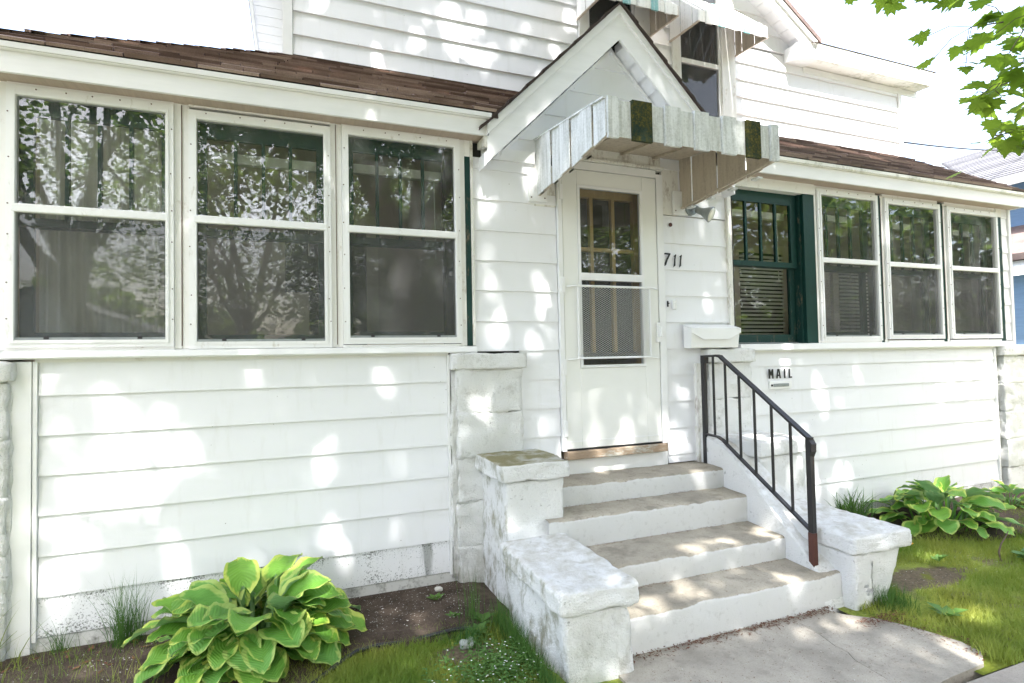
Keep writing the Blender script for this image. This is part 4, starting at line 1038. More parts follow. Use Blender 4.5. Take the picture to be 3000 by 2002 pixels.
def stair_pier(side, label):
    s = side
    def xr(a, b): return (a, b) if a < b else (b, a)
    if s < 0:
        p = empty('stair_pier', (-.9, -.7, 0), label, 'stone pier', 'stone piers flanking the steps')
        U, LW = (-1.045, -.668), (-1.085, -.735); uc, lc = (-1.085, -.636), (-1.115, -.695); yl, yu_ = -1.325, -.505; capm = M['cap_moss']; bm_ = M['stone_moss']; sd_ = 41
    else:
        p = empty('stair_pier', (.95, -.7, 0), label, 'stone pier', 'stone piers flanking the steps')
        U, LW = (.880, 1.300), (.750, 1.150); uc, lc = (.845, 1.345), (.725, 1.205); yl, yu_ = -1.315, -.52; capm = M['stone']; bm_ = M['stone']; sd_ = 61
    def flare(v):
        k = max(0.0, min(1.0, (.47 - v.z)/.05)); k = k*k*(3 - 2*k)
        return Vector((v.x, v.y - (.05*k if v.y < -.2 else 0), v.z))
    link_mesh('upper_block', rock_box(U[0], U[1], yu_, -.03, -.05, .735, .010, .035, .014, sd_, 6.0, flare), bm_, p)
    link_mesh('upper_cap', rock_box(uc[0], uc[1], yu_ - .025, -.02, .735, .845, .011, .03, .014, sd_ + 1, 9.0), capm, p)
    def taper(v):
        k = max(0.0, min(1.0, (.30 - v.z)/.30))
        if s > 0: return Vector((v.x - (.10*k if v.x > .9 else -.04*k), v.y + (.03*k if v.y < -1 else 0), v.z))
        return Vector((v.x + .02*k*math.sin(v.y*9), v.y, v.z))
    link_mesh('lower_block', rock_box(LW[0], LW[1], yl, -.56, -.06, .315, .014, .035, .020, sd_ + 2, 6.0, taper), bm_, p)
    link_mesh('lower_cap', rock_box(lc[0], lc[1], yl - .03, -.545, .312, .422, .012, .03, .022, sd_ + 3, 8.0), M['stone'] if s > 0 else M['stone_moss'], p)
stair_pier(-1, 'stepped white stone pier beside the steps with mossy upper cap and stained side')
stair_pier(1, 'stepped white stone pier behind the iron railing')

# iron railing
rg = empty('railing', (.70, -.6, .63), 'black wrought iron stair railing with rusty foot and curled handrail', 'railing')
def rail_x(y): return .765 + (y + .09) * .102
P1, P2 = -.095, -1.125
MB().box(rail_x(P1) - .016, rail_x(P1) + .016, P1 - .016, P1 + .016, .62, 1.41).build('post', M['black'], rg, bevel=.002)
pp = MB().box(rail_x(P2) - .017, rail_x(P2) + .017, P2 - .017, P2 + .017, .40, .965).build('post', M['black'], rg, bevel=.002)
MB().box(rail_x(P2) - .0175, rail_x(P2) + .0175, P2 - .0175, P2 + .0175, .17, .40).build('rusty_foot', M['rust'], pp)
top = [(-.12, 1.455), (-.27, 1.458), (-.305, 1.452), (-.335, 1.432), (-1.08, .985), (-1.128, .955), (-1.15, .925), (-1.148, .885), (-1.122, .830)]
hb = MB()
for a, b in zip(top[:-1], top[1:]): 
    e = (Vector((rail_x(b[0]), b[0], b[1])) - Vector((rail_x(a[0]), a[0], a[1]))).normalized() * .006
    hb.bar(Vector((rail_x(a[0]), a[0], a[1])) - e, Vector((rail_x(b[0]), b[0], b[1])) + e, .036, .016)
hb.build('handrail', M['black'], rg)
MB().box(rail_x(-.1) - .02, rail_x(-.1) + .02, -.13, -.085, 1.40, 1.462).build('wall_bracket', M['black'], rg)
bot = [(-.10, .855), (-.25, .852), (-.31, .835), (-.37, .80), (-1.125, .405)]
bb = MB()
for a, b in zip(bot[:-1], bot[1:]): bb.bar((rail_x(a[0]), a[0], a[1]), (rail_x(b[0]), b[0], b[1]), .026, .014)
bb.build('bottom_rail', M['black'], rg)
def interp(tab, y):
    for (a, za), (b, zb_) in zip(tab[:-1], tab[1:]):
        if b <= y <= a: return za + (zb_ - za)*(y - a)/(b - a)
    return tab[-1][1]
for y in (-.215, -.355, -.505, -.655, -.815, -.975):
    MB().box(rail_x(y) - .0065, rail_x(y) + .0065, y - .0065, y + .0065, interp(bot, y) + .004, interp(top, y) - .008).build('baluster', M['black'], rg)

# ================================================================== HOSTAS
def hosta_mesh(reach, rise, length, width, tilt, droop, cup, seed):
    """petiole and blade along +X; attribute 'rim' 1 at the margin, 'vein' runs across"""
    rnd = random.Random(seed); V = []; F = []; rim = []; vein = []
    npet = 5
    for i in range(npet + 1):
        t = i/npet; x = reach*t; z = rise*(1 - (1 - t)**1.7); w = .011 - .003*t
        for dy, dz in ((-w, .004), (0, -.006), (w, .004)):
            V.append((x, dy, z + dz)); rim.append(.2); vein.append(0)
        if i:
            a = (i-1)*3
            F += [(a, a+1, a+4, a+3), (a+1, a+2, a+5, a+4)]
    nu, nv = 11, 8; base = len(V); ang = tilt; x, z = reach, rise
    pts = []
    for i in range(nu + 1):
        pts.append((x, z, ang)); ds = length/nu; x += ds*math.cos(ang); z += ds*math.sin(ang); ang -= droop/nu*(0.4 + 1.2*i/nu)
    ph = rnd.uniform(0, 6); tw = rnd.uniform(-.5, .5)
    for i, (px, pz, an) in enumerate(pts):
        t = i/nu; wv = width*.5*(math.sin(math.pi*min(1, t**.66))**.72 if 0 < t < 1 else (.12 if t == 0 else .0))
        if t == 0: wv = width*.16
        for j in range(nv + 1):
            s = -1 + 2*j/nv
            lift = cup*wv*(abs(s)**1.6) + .010*math.sin(7*t*2 + ph + s*2.5)*abs(s)
            back = -.055*abs(s)**1.5*(1 - t)**3                      # heart-shaped base
            nx_, nz_ = -math.sin(an), math.cos(an)
            V.append((px + nx_*lift + back*math.cos(an), s*wv + tw*.03*t, pz + nz_*lift + back*math.sin(an)))
            e = 1 - abs(s)*1.0; te = min(1, (1 - t)/.30)
            rim.append(max(abs(s)**1.25, 1 - te*.9)); vein.append(t*1.3 + abs(s)*.55*0 + abs(s)*.35)
    for i in range(nu):
        for j in range(nv):
            a = base + i*(nv+1) + j; F.append((a, a + nv + 1, a + nv + 2, a + 1))
    me = bpy.data.meshes.new('hosta_leaf'); me.from_pydata(V, [], F); me.update()
    a = me.attributes.new('rim', 'FLOAT', 'POINT'); a.data.foreach_set('value', rim)
    b = me.attributes.new('vein', 'FLOAT', 'POINT'); b.data.foreach_set('value', vein)
    for p in me.polygons: p.use_smooth = True
    me.materials.append(M['hosta']); return me
HV = {'out': [hosta_mesh(.13, .11, .19, .165, -.15, .75, .24, 1), hosta_mesh(.15, .10, .175, .155, -.35, .6, .18, 2), hosta_mesh(.12, .13, .20, .175, .05, .95, .28, 3), hosta_mesh(.16, .12, .18, .16, -.25, .7, .12, 4), hosta_mesh(.13, .09, .14, .12, -.1, .6, .3, 12)],
      'mid': [hosta_mesh(.09, .24, .19, .17, .05, .85, .30, 5), hosta_mesh(.10, .22, .18, .16, -.10, .8, .24, 6), hosta_mesh(.08, .26, .20, .175, .20, 1.0, .34, 7), hosta_mesh(.11, .25, .17, .15, -.05, .7, .16, 8), hosta_mesh(.10, .21, .14, .12, .3, .6, .45, 13)],
      'in': [hosta_mesh(.05, .30, .18, .155, .65, .9, .42, 9), hosta_mesh(.06, .30, .18, .165, .40, 1.0, .34, 10), hosta_mesh(.04, .31, .19, .15, .9, .8, .5, 11)]}
def hosta(cx, cy, z, sx, sy, rings, label, seed, group='hostas along the porch wall', hscale=1.0):
    h = empty('hosta', (cx, cy, z), label, 'plant', group); rnd = random.Random(seed)
    for kind, n, sc, spread in rings:
        for k in range(n):
            az = 2*math.pi*(k + rnd.uniform(-.35, .35))/n
            o = bpy.data.objects.new('leaf', rnd.choice(HV[kind])); COL.objects.link(o)
            o.parent = h
            rr = rnd.uniform(spread*.35, spread)
            o.location = (math.cos(az)*rr*sx, math.sin(az)*rr*sy, rnd.uniform(-.01, .02))
            o.rotation_euler = (rnd.uniform(-.35, .35), rnd.uniform(-.18, .15), az + rnd.uniform(-.25, .25))
            s = sc*rnd.uniform(.82, 1.15); o.scale = (s, s*rnd.uniform(.9, 1.1), s*hscale)
    return h
hosta(-2.40, -.45, .0, 1.05, .75, [('out', 34, 1.0, .28), ('out', 26, 1.0, .20), ('mid', 34, .95, .27), ('mid', 24, 1.0, .19), ('in', 30, 1.0, .22)], 'large variegated hosta in the soil bed left of the steps', 5, hscale=.88)
hosta(2.86, -.50, .0, 1.3, .8, [('out', 26, 1.0, .30), ('mid', 28, .95, .28), ('in', 18, .95, .17)], 'variegated hosta in the soil bed beyond the railing', 9, hscale=.85)
hosta(3.95, -.42, .0, 1, 1, [('out', 9, .55, .05), ('mid', 7, .6, .05), ('in', 4, .6, .03)], 'small young hosta at the foot of the far corner pier', 15, hscale=.9)

# ================================================================== GRASS AND SMALL PLANTS
def blades(name, P_, H_, W_, LEAN, mat, parent=None, seg=3, kind='stuff', seed=1):
    """P_: (n,3) roots; joined blade mesh"""
    rg_ = np.random.default_rng(seed); n = len(P_)
    az = rg_.uniform(0, 2*np.pi, n); fa = rg_.uniform(0, 2*np.pi, n)
    d = np.stack([np.cos(az), np.sin(az), np.zeros(n)], 1); s = np.stack([np.cos(fa), np.sin(fa), np.zeros(n)], 1)
    V = np.zeros((n, 2*seg + 1, 3))
    for i in range(seg + 1):
        t = i/seg; c = P_ + d*(LEAN*t**1.8)[:, None] + np.array([0, 0, 1])*(H_*t*(1 - .25*t*np.minimum(1, LEAN/np.maximum(H_, 1e-3))))[:, None]
        w = (W_*(1 - t**1.4)*.5)[:, None]
        if i < seg: V[:, 2*i] = c - s*w; V[:, 2*i+1] = c + s*w
        else: V[:, 2*seg] = c
    F = []; loops = []; starts = []; tot = []
    off = np.arange(n)*(2*seg + 1)
    L_ = []; 
    for i in range(seg - 1):
        L_.append(np.stack([off + 2*i, off + 2*i + 1, off + 2*i + 3, off + 2*i + 2], 1))
    tri = np.stack([off + 2*seg - 2, off + 2*seg - 1, off + 2*seg], 1)
    quads = np.concatenate(L_, 0) if L_ else np.zeros((0, 4), int)
    return mesh_np(name, V.reshape(-1, 3), quads, tri, mat, parent, kind)
def mesh_np(name, V, quads, tris, mat, parent=None, kind=None):
    me = bpy.data.meshes.new(name); me.vertices.add(len(V)); me.vertices.foreach_set('co', V.astype(np.float32).ravel())
    nl = quads.size + tris.size; me.loops.add(nl)
    me.loops.foreach_set('vertex_index', np.concatenate([quads.ravel(), tris.ravel()]).astype(np.int32))
    npoly = len(quads) + len(tris); me.polygons.add(npoly)
    st_ = np.concatenate([np.arange(len(quads))*4, quads.size + np.arange(len(tris))*3]).astype(np.int32)
    me.polygons.foreach_set('loop_start', st_)
    me.update(calc_edges=True); me.validate()
    o = link_mesh(name, me, mat, parent)
    if kind: tag(o, kind=kind)
    return o
def scatter(n, x0, x1, y0, y1, dens, seed):
    rg_ = np.random.default_rng(seed); out = []
    P_ = np.stack([rg_.uniform(x0, x1, n), rg_.uniform(y0, y1, n)], 1)
    keep = np.array([rg_.random() < dens(a, b) for a, b in P_]); P_ = P_[keep]
    return np.concatenate([P_, np.full((len(P_), 1), -.012)], 1)
def nz2(x, y, s, o=0): return noise.noise(Vector((x*s, y*s, o)))
def dens_right(x, y):
    if y > -.52 - .12*(x - 2.2) and 1.2 < x < 3.6 and y > -.95: 
        if y > -.80: return .03
    if x < .67 + .27*min(1, max(0, (-1.25 - y)/.40)) and y > -1.80: return 0
    if y < -1.80 and x < .96 + (y + 1.8)*.5: return 0
    b = math.exp(-(((x - 1.55)/.42)**2 + ((y + 1.12)/.16)**2))
    return max(0, min(1, .60 + 1.1*nz2(x, y, 2.2) - 1.3*b))
pr_ = scatter(104000, .80, 5.4, -1.97, -.35, dens_right, 3)
rg1 = np.random.default_rng(4); n = len(pr_)
tag(blades('grass', pr_, rg1.uniform(.02, .075, n)**1.0, rg1.uniform(.003, .0055, n), rg1.uniform(.008, .05, n), M['grass'], seed=5), 'short patchy lawn grass right of the path', 'grass')
def dens_left(x, y):
    if x > -1.16: return .5 if y > -1.5 else 0
    if y > -.66: return .06
    b = math.exp(-(((x + 1.40)/.20)**2 + ((y + .86)/.12)**2))
    return max(0, min(1, .70 + .8*nz2(x, y, 2.6, 3) - 1.1*b))
pl_ = scatter(48000, -2.3, -1.10, -1.5, -.55, dens_left, 6); n = len(pl_)
tag(blades('grass', pl_, rg1.uniform(.02, .07, n), rg1.uniform(.0028, .005, n), rg1.uniform(.008, .05, n), M['grass'], seed=8), 'short mossy grass between the hosta and the left stone pier', 'grass')
# longer grass growing against the left pier
n = 1500; tt = rg1.uniform(0, 1, n); px_ = np.stack([-1.13 - np.abs(rg1.normal(0, .035, n)), -.62 - .85*tt, np.full(n, -.01)], 1)
tag(blades('grass', px_, rg1.uniform(.06, .20, n)*(1.1 - .35*tt), rg1.uniform(.002, .0035, n), rg1.uniform(.01, .07, n), M['tuft'], seed=9), 'long grass fringe growing against the left stone pier', 'grass')
n = 700; px_ = np.stack([rg1.uniform(.93, 1.12, n), rg1.normal(-1.30, .06, n), np.full(n, -.015)], 1)
tag(blades('grass', px_, rg1.uniform(.05, .16, n), rg1.uniform(.002, .0034, n), rg1.uniform(.01, .06, n), M['tuft'], seed=10), 'long grass fringe at the foot of the right stone pier', 'grass')
# sparse tall grass at the left corner of the bed
n = 900; px_ = np.stack([rg1.uniform(-3.75, -2.75, n), rg1.uniform(-.75, -.06, n), np.full(n, .0)], 1)
tag(blades('grass', px_, rg1.uniform(.04, .16, n), rg1.uniform(.002, .0032, n), rg1.uniform(.02, .10, n), M['grass'], seed=12), 'sparse thin grass in the soil by the left corner', 'grass')
def tuft(name, x, y, n, h, w, lean, label, mat, group=None, seed=0, r=.03):
    e = empty(name, (x, y, 0), label, 'plant', group); rnd = np.random.default_rng(seed + 50)
    P_ = np.stack([rnd.normal(x, r, n), np.minimum(rnd.normal(y, r, n), -.02), np.full(n, .0)], 1)
    o = blades('blades', P_, rnd.uniform(.45*h, h, n), rnd.uniform(.7*w, 1.2*w, n), rnd.uniform(.15*lean, lean, n), mat, None, 5, 'stuff', seed)
    set_parent(o, e)
tuft('grass_tuft', -3.03, -.10, 170, .44, .0036, .22, 'tall wispy grass tuft against the siding left of the big hosta', M['tuft'], seed=1)
tuft('grass_tuft', -3.33, -.06, 40, .24, .003, .16, 'thin low grass tuft against the siding near the left corner', M['tuft'], seed=2)
tuft('daylily', -3.66, -.16, 60, .40, .010, .36, 'strappy green leaves sprouting by the left corner pier', M['grass'], seed=3, r=.05)
tuft('daylily', 2.30, -.10, 130, .34, .012, .26, 'dark strappy green clump between the right pier and the hosta', M['tuft'], seed=4, r=.06)
tuft('grass_tuft', 3.35, -.06, 60, .36, .003, .18, 'thin tall grass behind the hosta beyond the railing', M['tuft'], seed=6, r=.18)
tuft('grass_tuft', -1.28, -.55, 60, .34, .003, .06, 'upright dry grass tuft where the bed meets the left stone pier', M['tuft'], seed=7, r=.03)
tuft('grass_tuft', .915, -1.885, 90, .10, .004, .06, 'small grass tuft at the corner of the path slab', M['grass'], seed=8, r=.03)
tuft('grass_tuft', -1.35, -.78, 150, .13, .004, .08, 'short grass clump beside the rock near the garden hose', M['tuft'], seed=11, r=.05)
# broad-leaved weeds
def weed(x, y, n, r, label, seed, up=.05, flower=False):
    e = empty('weed', (x, y, 0), label, 'plant', 'weeds in the lawn and bed'); rnd = random.Random(seed)
    for k in range(n):
        az = 2*math.pi*k/n + rnd.uniform(-.3, .3); L_ = r*rnd.uniform(.7, 1.1); w = L_*.32; h = up*rnd.uniform(.5, 1.2)
        c, s = math.cos(az), math.sin(az)
        pts = [(0, 0, .005), (L_*.45, -w, h*.8), (L_*.5, 0, h*.65), (L_*.45, w, h*.8), (L_, 0, h)]
        MB().add([(x + a*c - b*s, y + a*s + b*c, z) for a, b, z in pts], [(0,1,2), (0,2,3), (1,4,2), (2,4,3)]).build('leaf', M['weed'], e)
for i, (x, y, n, r, lb) in enumerate([(-1.41, -.23, 6, .06, 'tiny seedling with pointed leaves in the bare soil by the left wall'), (-1.24, -.60, 9, .08, 'leafy green weed at the bed corner by the left stone pier'), (-1.30, -.72, 8, .07, 'broad-leaved weed behind the rock by the left stone pier'),
                                      (-1.37, -.5, 6, .05, 'small seedling near the end of the garden hose'), (1.137, -1.56, 8, .10, 'dandelion rosette in the lawn beside the path slab'), (2.55, -1.25, 14, .12, 'low leafy weed patch in the lawn beside the bent twig'),
                                      (1.70, -.72, 7, .07, 'small weed in the lawn behind the right stone pier'), (1.95, -1.02, 7, .07, 'small pale weed in the middle of the right lawn')]):
    weed(x, y, n, r, lb, i)
# white-flowered chickweed
ch = empty('chickweed', (-1.35, -1.12, 0), 'patch of tiny white-flowered chickweed by the left stone pier', 'plant')
rnd = random.Random(4); lv = MB(); fw = MB()
for k in range(520):
    x = random.gauss(-1.33, .13); y = random.gauss(-1.12, .10); h = random.uniform(.02, .085)
    if x > -1.12: continue
    for q_ in range(3):
        az = random.uniform(0, 6.28); L_ = .014; hh = h*(.4 + .3*q_); c, s = math.cos(az), math.sin(az)
        lv.add([(x, y, hh), (x + L_*c - .005*s, y + L_*s + .005*c, hh + .004), (x + 2*L_*c, y + 2*L_*s, hh + .002), (x + L_*c + .005*s, y + L_*s - .005*c, hh + .004)], [(0,1,2,3)])
    lv.add([(x - .0006, y, 0), (x + .0006, y, 0), (x, y, h)], [(0,1,2)])
    if k % 5 == 0:
        fw.add([(x + .0042*math.cos(a), y + .0042*math.sin(a), h + .002) for a in (0, 1.05, 2.1, 3.14, 4.19, 5.24)], [(0,1,2,3,4,5)])
set_parent(tag(lv.build('leaves', M['weed']), kind='stuff'), ch); set_parent(tag(fw.build('flowers', M['plastic']), kind='stuff'), ch)
# dandelion flower
dd = empty('dandelion', (2.0, -.80, 0), 'single yellow dandelion flower at the front edge of the right bed', 'flower')
M['yellow'] = simple('dandelion_yellow', (.75, .42, .02), .7, .1, 30, 0)
MB().tube([(2.0, -.80, 0), (2.0, -.80, .05)], .002, 6).build('stem', M['weed'], dd); MB().tube([(2.0, -.80, .048), (2.0, -.80, .058), (2.0, -.80, .062)], [.006, .018, .010], 12).build('flower_head', M['yellow'], dd)

# hose, stones, twigs, litter
hs = MB().tube([(-2.32, -1.05, .012), (-2.114, -.85, .014), (-2.0, -.73, .016), (-1.92, -.67, .022), (-1.81, -.64, .014), (-1.66, -.645, .004), (-1.52, -.648, .016), (-1.40, -.655, .024), (-1.29, -.668, .016), (-1.20, -.69, .002)], .011, 10).build('garden_hose', M['rubber'], smooth=True)
tag(hs, 'black garden hose half buried along the edge of the soil bed', 'hose')
def rock(name, x, y, z, r, mat, label, cat, group, seed):
    me = rock_box(x - r, x + r, y - r*.8, y + r*.8, z - r*.3, z + r*.75, r*.28, r*.35, r*.45, seed, 18.0)
    o = link_mesh(name, me, mat); tag(o, label, cat, group); return o
rock('rock', -1.378, -.79, .0, .038, M['rock'], 'grey-green rock lying beside the black garden hose', 'rock', None, 3)
rock('rock', -1.37, -.133, .03, .022, M['pebble'], 'rounded pale stone on the bare soil by the left wall', 'rock', None, 5)
rock('rock', -1.28, -.98, .0, .028, M['pebble'], 'pale stone among the chickweed by the left stone pier', 'rock', None, 7)
tw = MB().tube([(2.34, -1.18, .0), (2.345, -1.17, .06), (2.37, -1.17, .11), (2.43, -1.17, .155), (2.46, -1.17, .19)], [.006, .006, .005, .004, .003], 8).build('twig', M['bark'], smooth=True)
tag(tw, 'bent grey twig sticking up from the right lawn', 'twig')
def flakes(name, spots, mat, label, cat, seed):
    rnd = random.Random(seed); mb = MB()
    for x, y, z, s in spots:
        az = rnd.uniform(0, 6.28); t = rnd.uniform(-.5, .5); c, sn = math.cos(az), math.sin(az); w = s*rnd.uniform(.25, .6)
        mb.add([(x - s*c, y - s*sn, z + .001), (x - w*sn, y + w*c, z + .002 + .3*w*abs(t)), (x + s*c, y + s*sn, z + .001 + abs(t)*s*.6), (x + w*sn, y - w*c, z + .002)], [(0,1,2,3)])
    o = mb.build(name, mat); tag(o, label, cat, kind='stuff'); return o
sp = []; rnd = random.Random(21)
for k in range(1500):
    x = rnd.uniform(-.72, .66); d = abs(rnd.gauss(0, .025)); clump = .6 + .6*nz2(x, 0, 3.0, 5)
    if rnd.random() < clump: sp.append((x, SY[3] - .008 - d, .002 + max(0, .014 - d*.35)*rnd.random(), rnd.uniform(.003, .010)))
for k in range(3):
    for q_ in range(420):
        x = rnd.uniform(-.70, .74 - .04*k); d = abs(rnd.gauss(0, .014)); cl = .25 + .9*nz2(x, k, 4.0, 9)
        if rnd.random() < cl or (rnd.random() < .5 and abs(x + (.5, .42, .3)[k]) < .10): sp.append((x, SY[k] - .008 - d, SZ[k+1] + .003 + .006*rnd.random(), rnd.uniform(.003, .008)))
for k in range(260): sp.append((rnd.uniform(.62, .95), -1.40 - abs(rnd.gauss(0, .05)), .004 + .008*rnd.random(), rnd.uniform(.004, .011)))
for k in range(700): sp.append((rnd.uniform(-.7, .85), rnd.uniform(-1.9, -1.22), .002, rnd.uniform(.0015, .005)))
for k in range(500):
    j = rnd.randrange(4); sp.append((rnd.uniform(-.7, .7), rnd.uniform(SY[j] + .03, (yb[j] - .01)), SZ[j] + .004, rnd.uniform(.0012, .0035)))
for k in range(300): sp.append((rnd.uniform(.80, 1.0), rnd.uniform(-1.9, -1.4), .0, rnd.uniform(.003, .009)))
flakes('leaf_litter', sp, M['litter'], 'brown crumbled leaf litter along the foot of the steps and path', 'litter', 2)
sp = [(rnd.uniform(-1.95, -1.15), rnd.uniform(-.55, -.05), .035, rnd.uniform(.002, .006)) for k in range(480)] + [(rnd.uniform(-3.6, -2.7), rnd.uniform(-.5, -.05), .028, rnd.uniform(.002, .006)) for k in range(160)]
sp += [(rnd.uniform(1.2, 2.4), rnd.uniform(-1.3, -.85), .004, rnd.uniform(.002, .006)) for k in range(160)] + [(rnd.uniform(-.7, .85), rnd.uniform(-1.9, -1.3), .003, rnd.uniform(.0015, .005)) for k in range(60)]
flakes('grit', sp, M['pebble'], 'pale grit scattered over the bare garden soil', 'grit', 3)
sp = [(rnd.uniform(-3.6, -2.9), rnd.uniform(-.45, -.1), .03, rnd.uniform(.012, .03)) for k in range(26)]
flakes('fallen_leaves', sp, M['litter'], 'dry brown fallen leaves on the soil in the left corner', 'leaves', 4)

# ================================================================== NEIGHBOURS AND WIRE
nb = empty('neighbour_house', (11, 0, 0), 'blue clapboard neighbouring house with grey shingle roof', 'house')
MB().box(9.25, 15, .6, 3.2, -.05, 4.3).build('wall', M['blue'], nb)
nr = MB().add([(8.9, 0.2, 4.34), (8.9, 2.5, 4.34), (12.1, 4.9, 5.88), (12.1, 0.2, 5.88), (15.3, 0.2, 4.34), (15.3, 2.5, 4.34)], [(0,1,2,3), (3,2,5,4), (1,5,2)]).build('roof', M['far_roof'], nb)
for k in range(22):
    s = k/22.0; y0 = 2.5 + 2.4*s; x = 8.9 + 3.2*s; z = 4.34 + 1.54*s
    MB().hexa([(x, 0.2, z + .005), (x + .15, 0.2, z + .077), (x + .15, y0, z + .077), (x, y0, z + .005), (x, 0.2, z + .03), (x + .15, 0.2, z + .085), (x + .15, y0, z + .085), (x, y0, z + .03)]).build('shingle_course', M['far_roof'], nr)
MB().box(8.86, 8.899, 0.2, 2.5, 4.18, 4.335).build('fascia', M['trim'], nb)
MB().add([(8.9, 2.45, 4.33), (12.1, 4.9, 5.86), (9.2, 9.0, 5.3), (7.6, 6.0, 4.33)], [(0,1,2,3)]).build('wing_roof', M['far_roof'], nb)
lr = MB().prism([(9.26, 3.55), (8.3, 2.95), (8.3, 2.85), (9.26, 2.85)], 'y', .7, 2.3).build('porch_roof', M['shingle_grey'], nb)
MB().box(8.4, 9.2, .8, 2.2, -.05, 2.84).build('porch_wall', M['blue'], nb)
nw = MB(); frame_ring(nw, 9.30, 9.55, 2.4, 3.3, .05, .55, .60); nw.build('window', M['trim'], nb)
MB().box(9.21, 9.249, .56, .75, -.05, 4.17).build('corner_board', M['trim'], nb)
na = MB().hexa([(8.25, .9, 2.60), (8.29, .9, 2.60), (8.29, 2.0, 2.60), (8.25, 2.0, 2.60), (8.38, .9, 2.84), (8.399, .9, 2.84), (8.399, 2.0, 2.84), (8.38, 2.0, 2.84)]).build('awning', M['awning_up'], nb)
wire = MB()
A = Vector((4.53, UY - .02, 3.93)); B = Vector((24.0, 6.0, 9.2)); pts = []
for k in range(25):
    t = k/24; p = A.lerp(B, t); p.z -= .9*4*t*(1 - t)*.55; pts.append(p)
wire.tube(pts, .010, 6)
wo = wire.build('utility_wire', M['rubber']); tag(wo, 'black utility wire running from the upper corner of the house', 'wire')
up_ = MB().tube([(24.0, 6.0, -.1), (24.0, 6.0, 9.5)], [.16, .11], 10).build('utility_pole', M['bark']); tag(up_, 'wooden utility pole holding the far end of the wire', 'pole')

# ================================================================== TREES
def sun_uv(P_):      # where a point's shadow lands on the porch wall plane y=0
    k = P_[:, 1] / SUN.y
    return P_[:, 0] - k*SUN.x, P_[:, 2] - k*SUN.z
HOLES = []  # gaps shaped into the crown so sun dapples land on chosen spots
def hole(x, y, rx, ry, Y=None, Z=None):
    f_ = (lambda a, b: on_y(a, b, Y)) if Z is None else (lambda a, b: on_z(a, b, Z))
    c = f_(x, y); a = f_(x + rx, y); b = f_(x, y + ry)
    uv = []
    for p in (c, a, b):
        k = p.y / SUN.y; uv.append((p.x - k*SUN.x, p.z - k*SUN.z))
    HOLES.append((uv[0][0], uv[0][1], uv[1][0]-uv[0][0], uv[1][1]-uv[0][1], uv[2][0]-uv[0][0], uv[2][1]-uv[0][1]))
for h_ in [(150,940,16,34),(232,915,24,40),(278,975,20,36),(240,1105,34,34),(182,1128,18,30),(170,1232,22,20),(215,1225,16,18),(205,990,10,14),(335,1110,14,16),(300,1160,14,14),(625,920,22,28),(765,895,18,42),(893,838,34,22),(760,1055,14,18),(826,1242,18,34),(945,1212,18,30),(702,1278,20,22),
           (1106,600,22,55),(1130,685,20,42),(1142,750,30,45),(1241,690,15,42),(1430,985,26,38),(1352,1010,12,22),(1258,968,28,34),(1600,705,38,60),(1632,640,18,22),(1550,905,30,24),(1535,1000,20,36),
           (2190,880,66,52),(2235,965,32,70),(1872,895,13,28),(1890,930,12,30),(2160,930,22,28),(2292,1000,18,80),(2272,868,26,36),(1965,815,12,12),(1110,950,20,50),(1070,945,12,38),(410,560,14,90),(775,400,12,60),(1010,540,14,50),(1690,470,18,40)]:
    hole(*h_, Y=0.0)
for h_ in [(1050,70,62,58),(1100,132,74,52),(1010,32,40,26),(1190,95,34,52),(725,22,18,34),(1295,60,24,44),(1310,165,20,34),(1240,195,16,22),(893,190,10,18),(960,110,14,20)]: hole(*h_, Y=UY)
for h_ in [(1192,1165,32,46)]: hole(*h_, Y=-.6)
for h_ in [(1390,1300,46,26),(1425,1500,56,56),(1320,1250,26,20)]: hole(*h_, Y=-1.38)
for h_ in [(1487,1389,58,26),(1574,1356,66,26),(1690,1300,26,14),(1800,1330,40,14)]: hole(*h_, Z=.185)
for h_ in [(1595,1255,58,20),(1770,1220,44,16),(1660,1240,30,12)]: hole(*h_, Z=.318)
for h_ in [(1855,1452,48,34),(1958,1432,30,12),(2055,1446,36,14),(2118,1494,60,18),(2205,1485,52,16),(1950,1350,26,26),(2120,1335,40,16),(2210,1345,30,14),(2260,1400,50,18),(2140,1260,60,12),(2320,1360,34,14),(2200,1420,36,10),(960,1480,36,14),(930,1390,30,10),(1000,1530,40,14),(2300,1480,40,12),(620,1380,60,30),(740,1450,40,30),(480,1480,50,40),(2230,1140,50,26),(2120,1170,40,24),(2290,1190,40,20),(960,1420,24,10)]: hole(*h_, Z=.05)
for p_, r_ in [((1.0, -2.0, 2.9), .42), ((1.3, -1.8, 2.7), .38), ((.8, -2.0, 3.3), .42), ((1.5, -1.6, 2.6), .3)]:
    k_ = p_[1]/SUN.y; HOLES.append((p_[0] - k_*SUN.x, p_[2] - k_*SUN.z, r_, 0, 0, r_*.8))
for px_, py_ in ((300, 120), (520, 145), (700, 185), (760, 200), (900, 215), (1000, 230), (1060, 225), (860, 190), (420, 132), (100, 100), (640, 165)):
    c_ = on_y(px_, py_, .25); k_ = c_.y/SUN.y; HOLES.append((c_.x - k_*SUN.x, c_.z - k_*SUN.z, .10, .0, .03, .05))
rnd = random.Random(99)
for q_ in range(70):
    rr = rnd.uniform(.016, .04); HOLES.append((rnd.uniform(-3.4, 4.9), rnd.uniform(-.6, 2.9), rr, 0, rr*.4, rr*rnd.uniform(1.0, 2.2)))
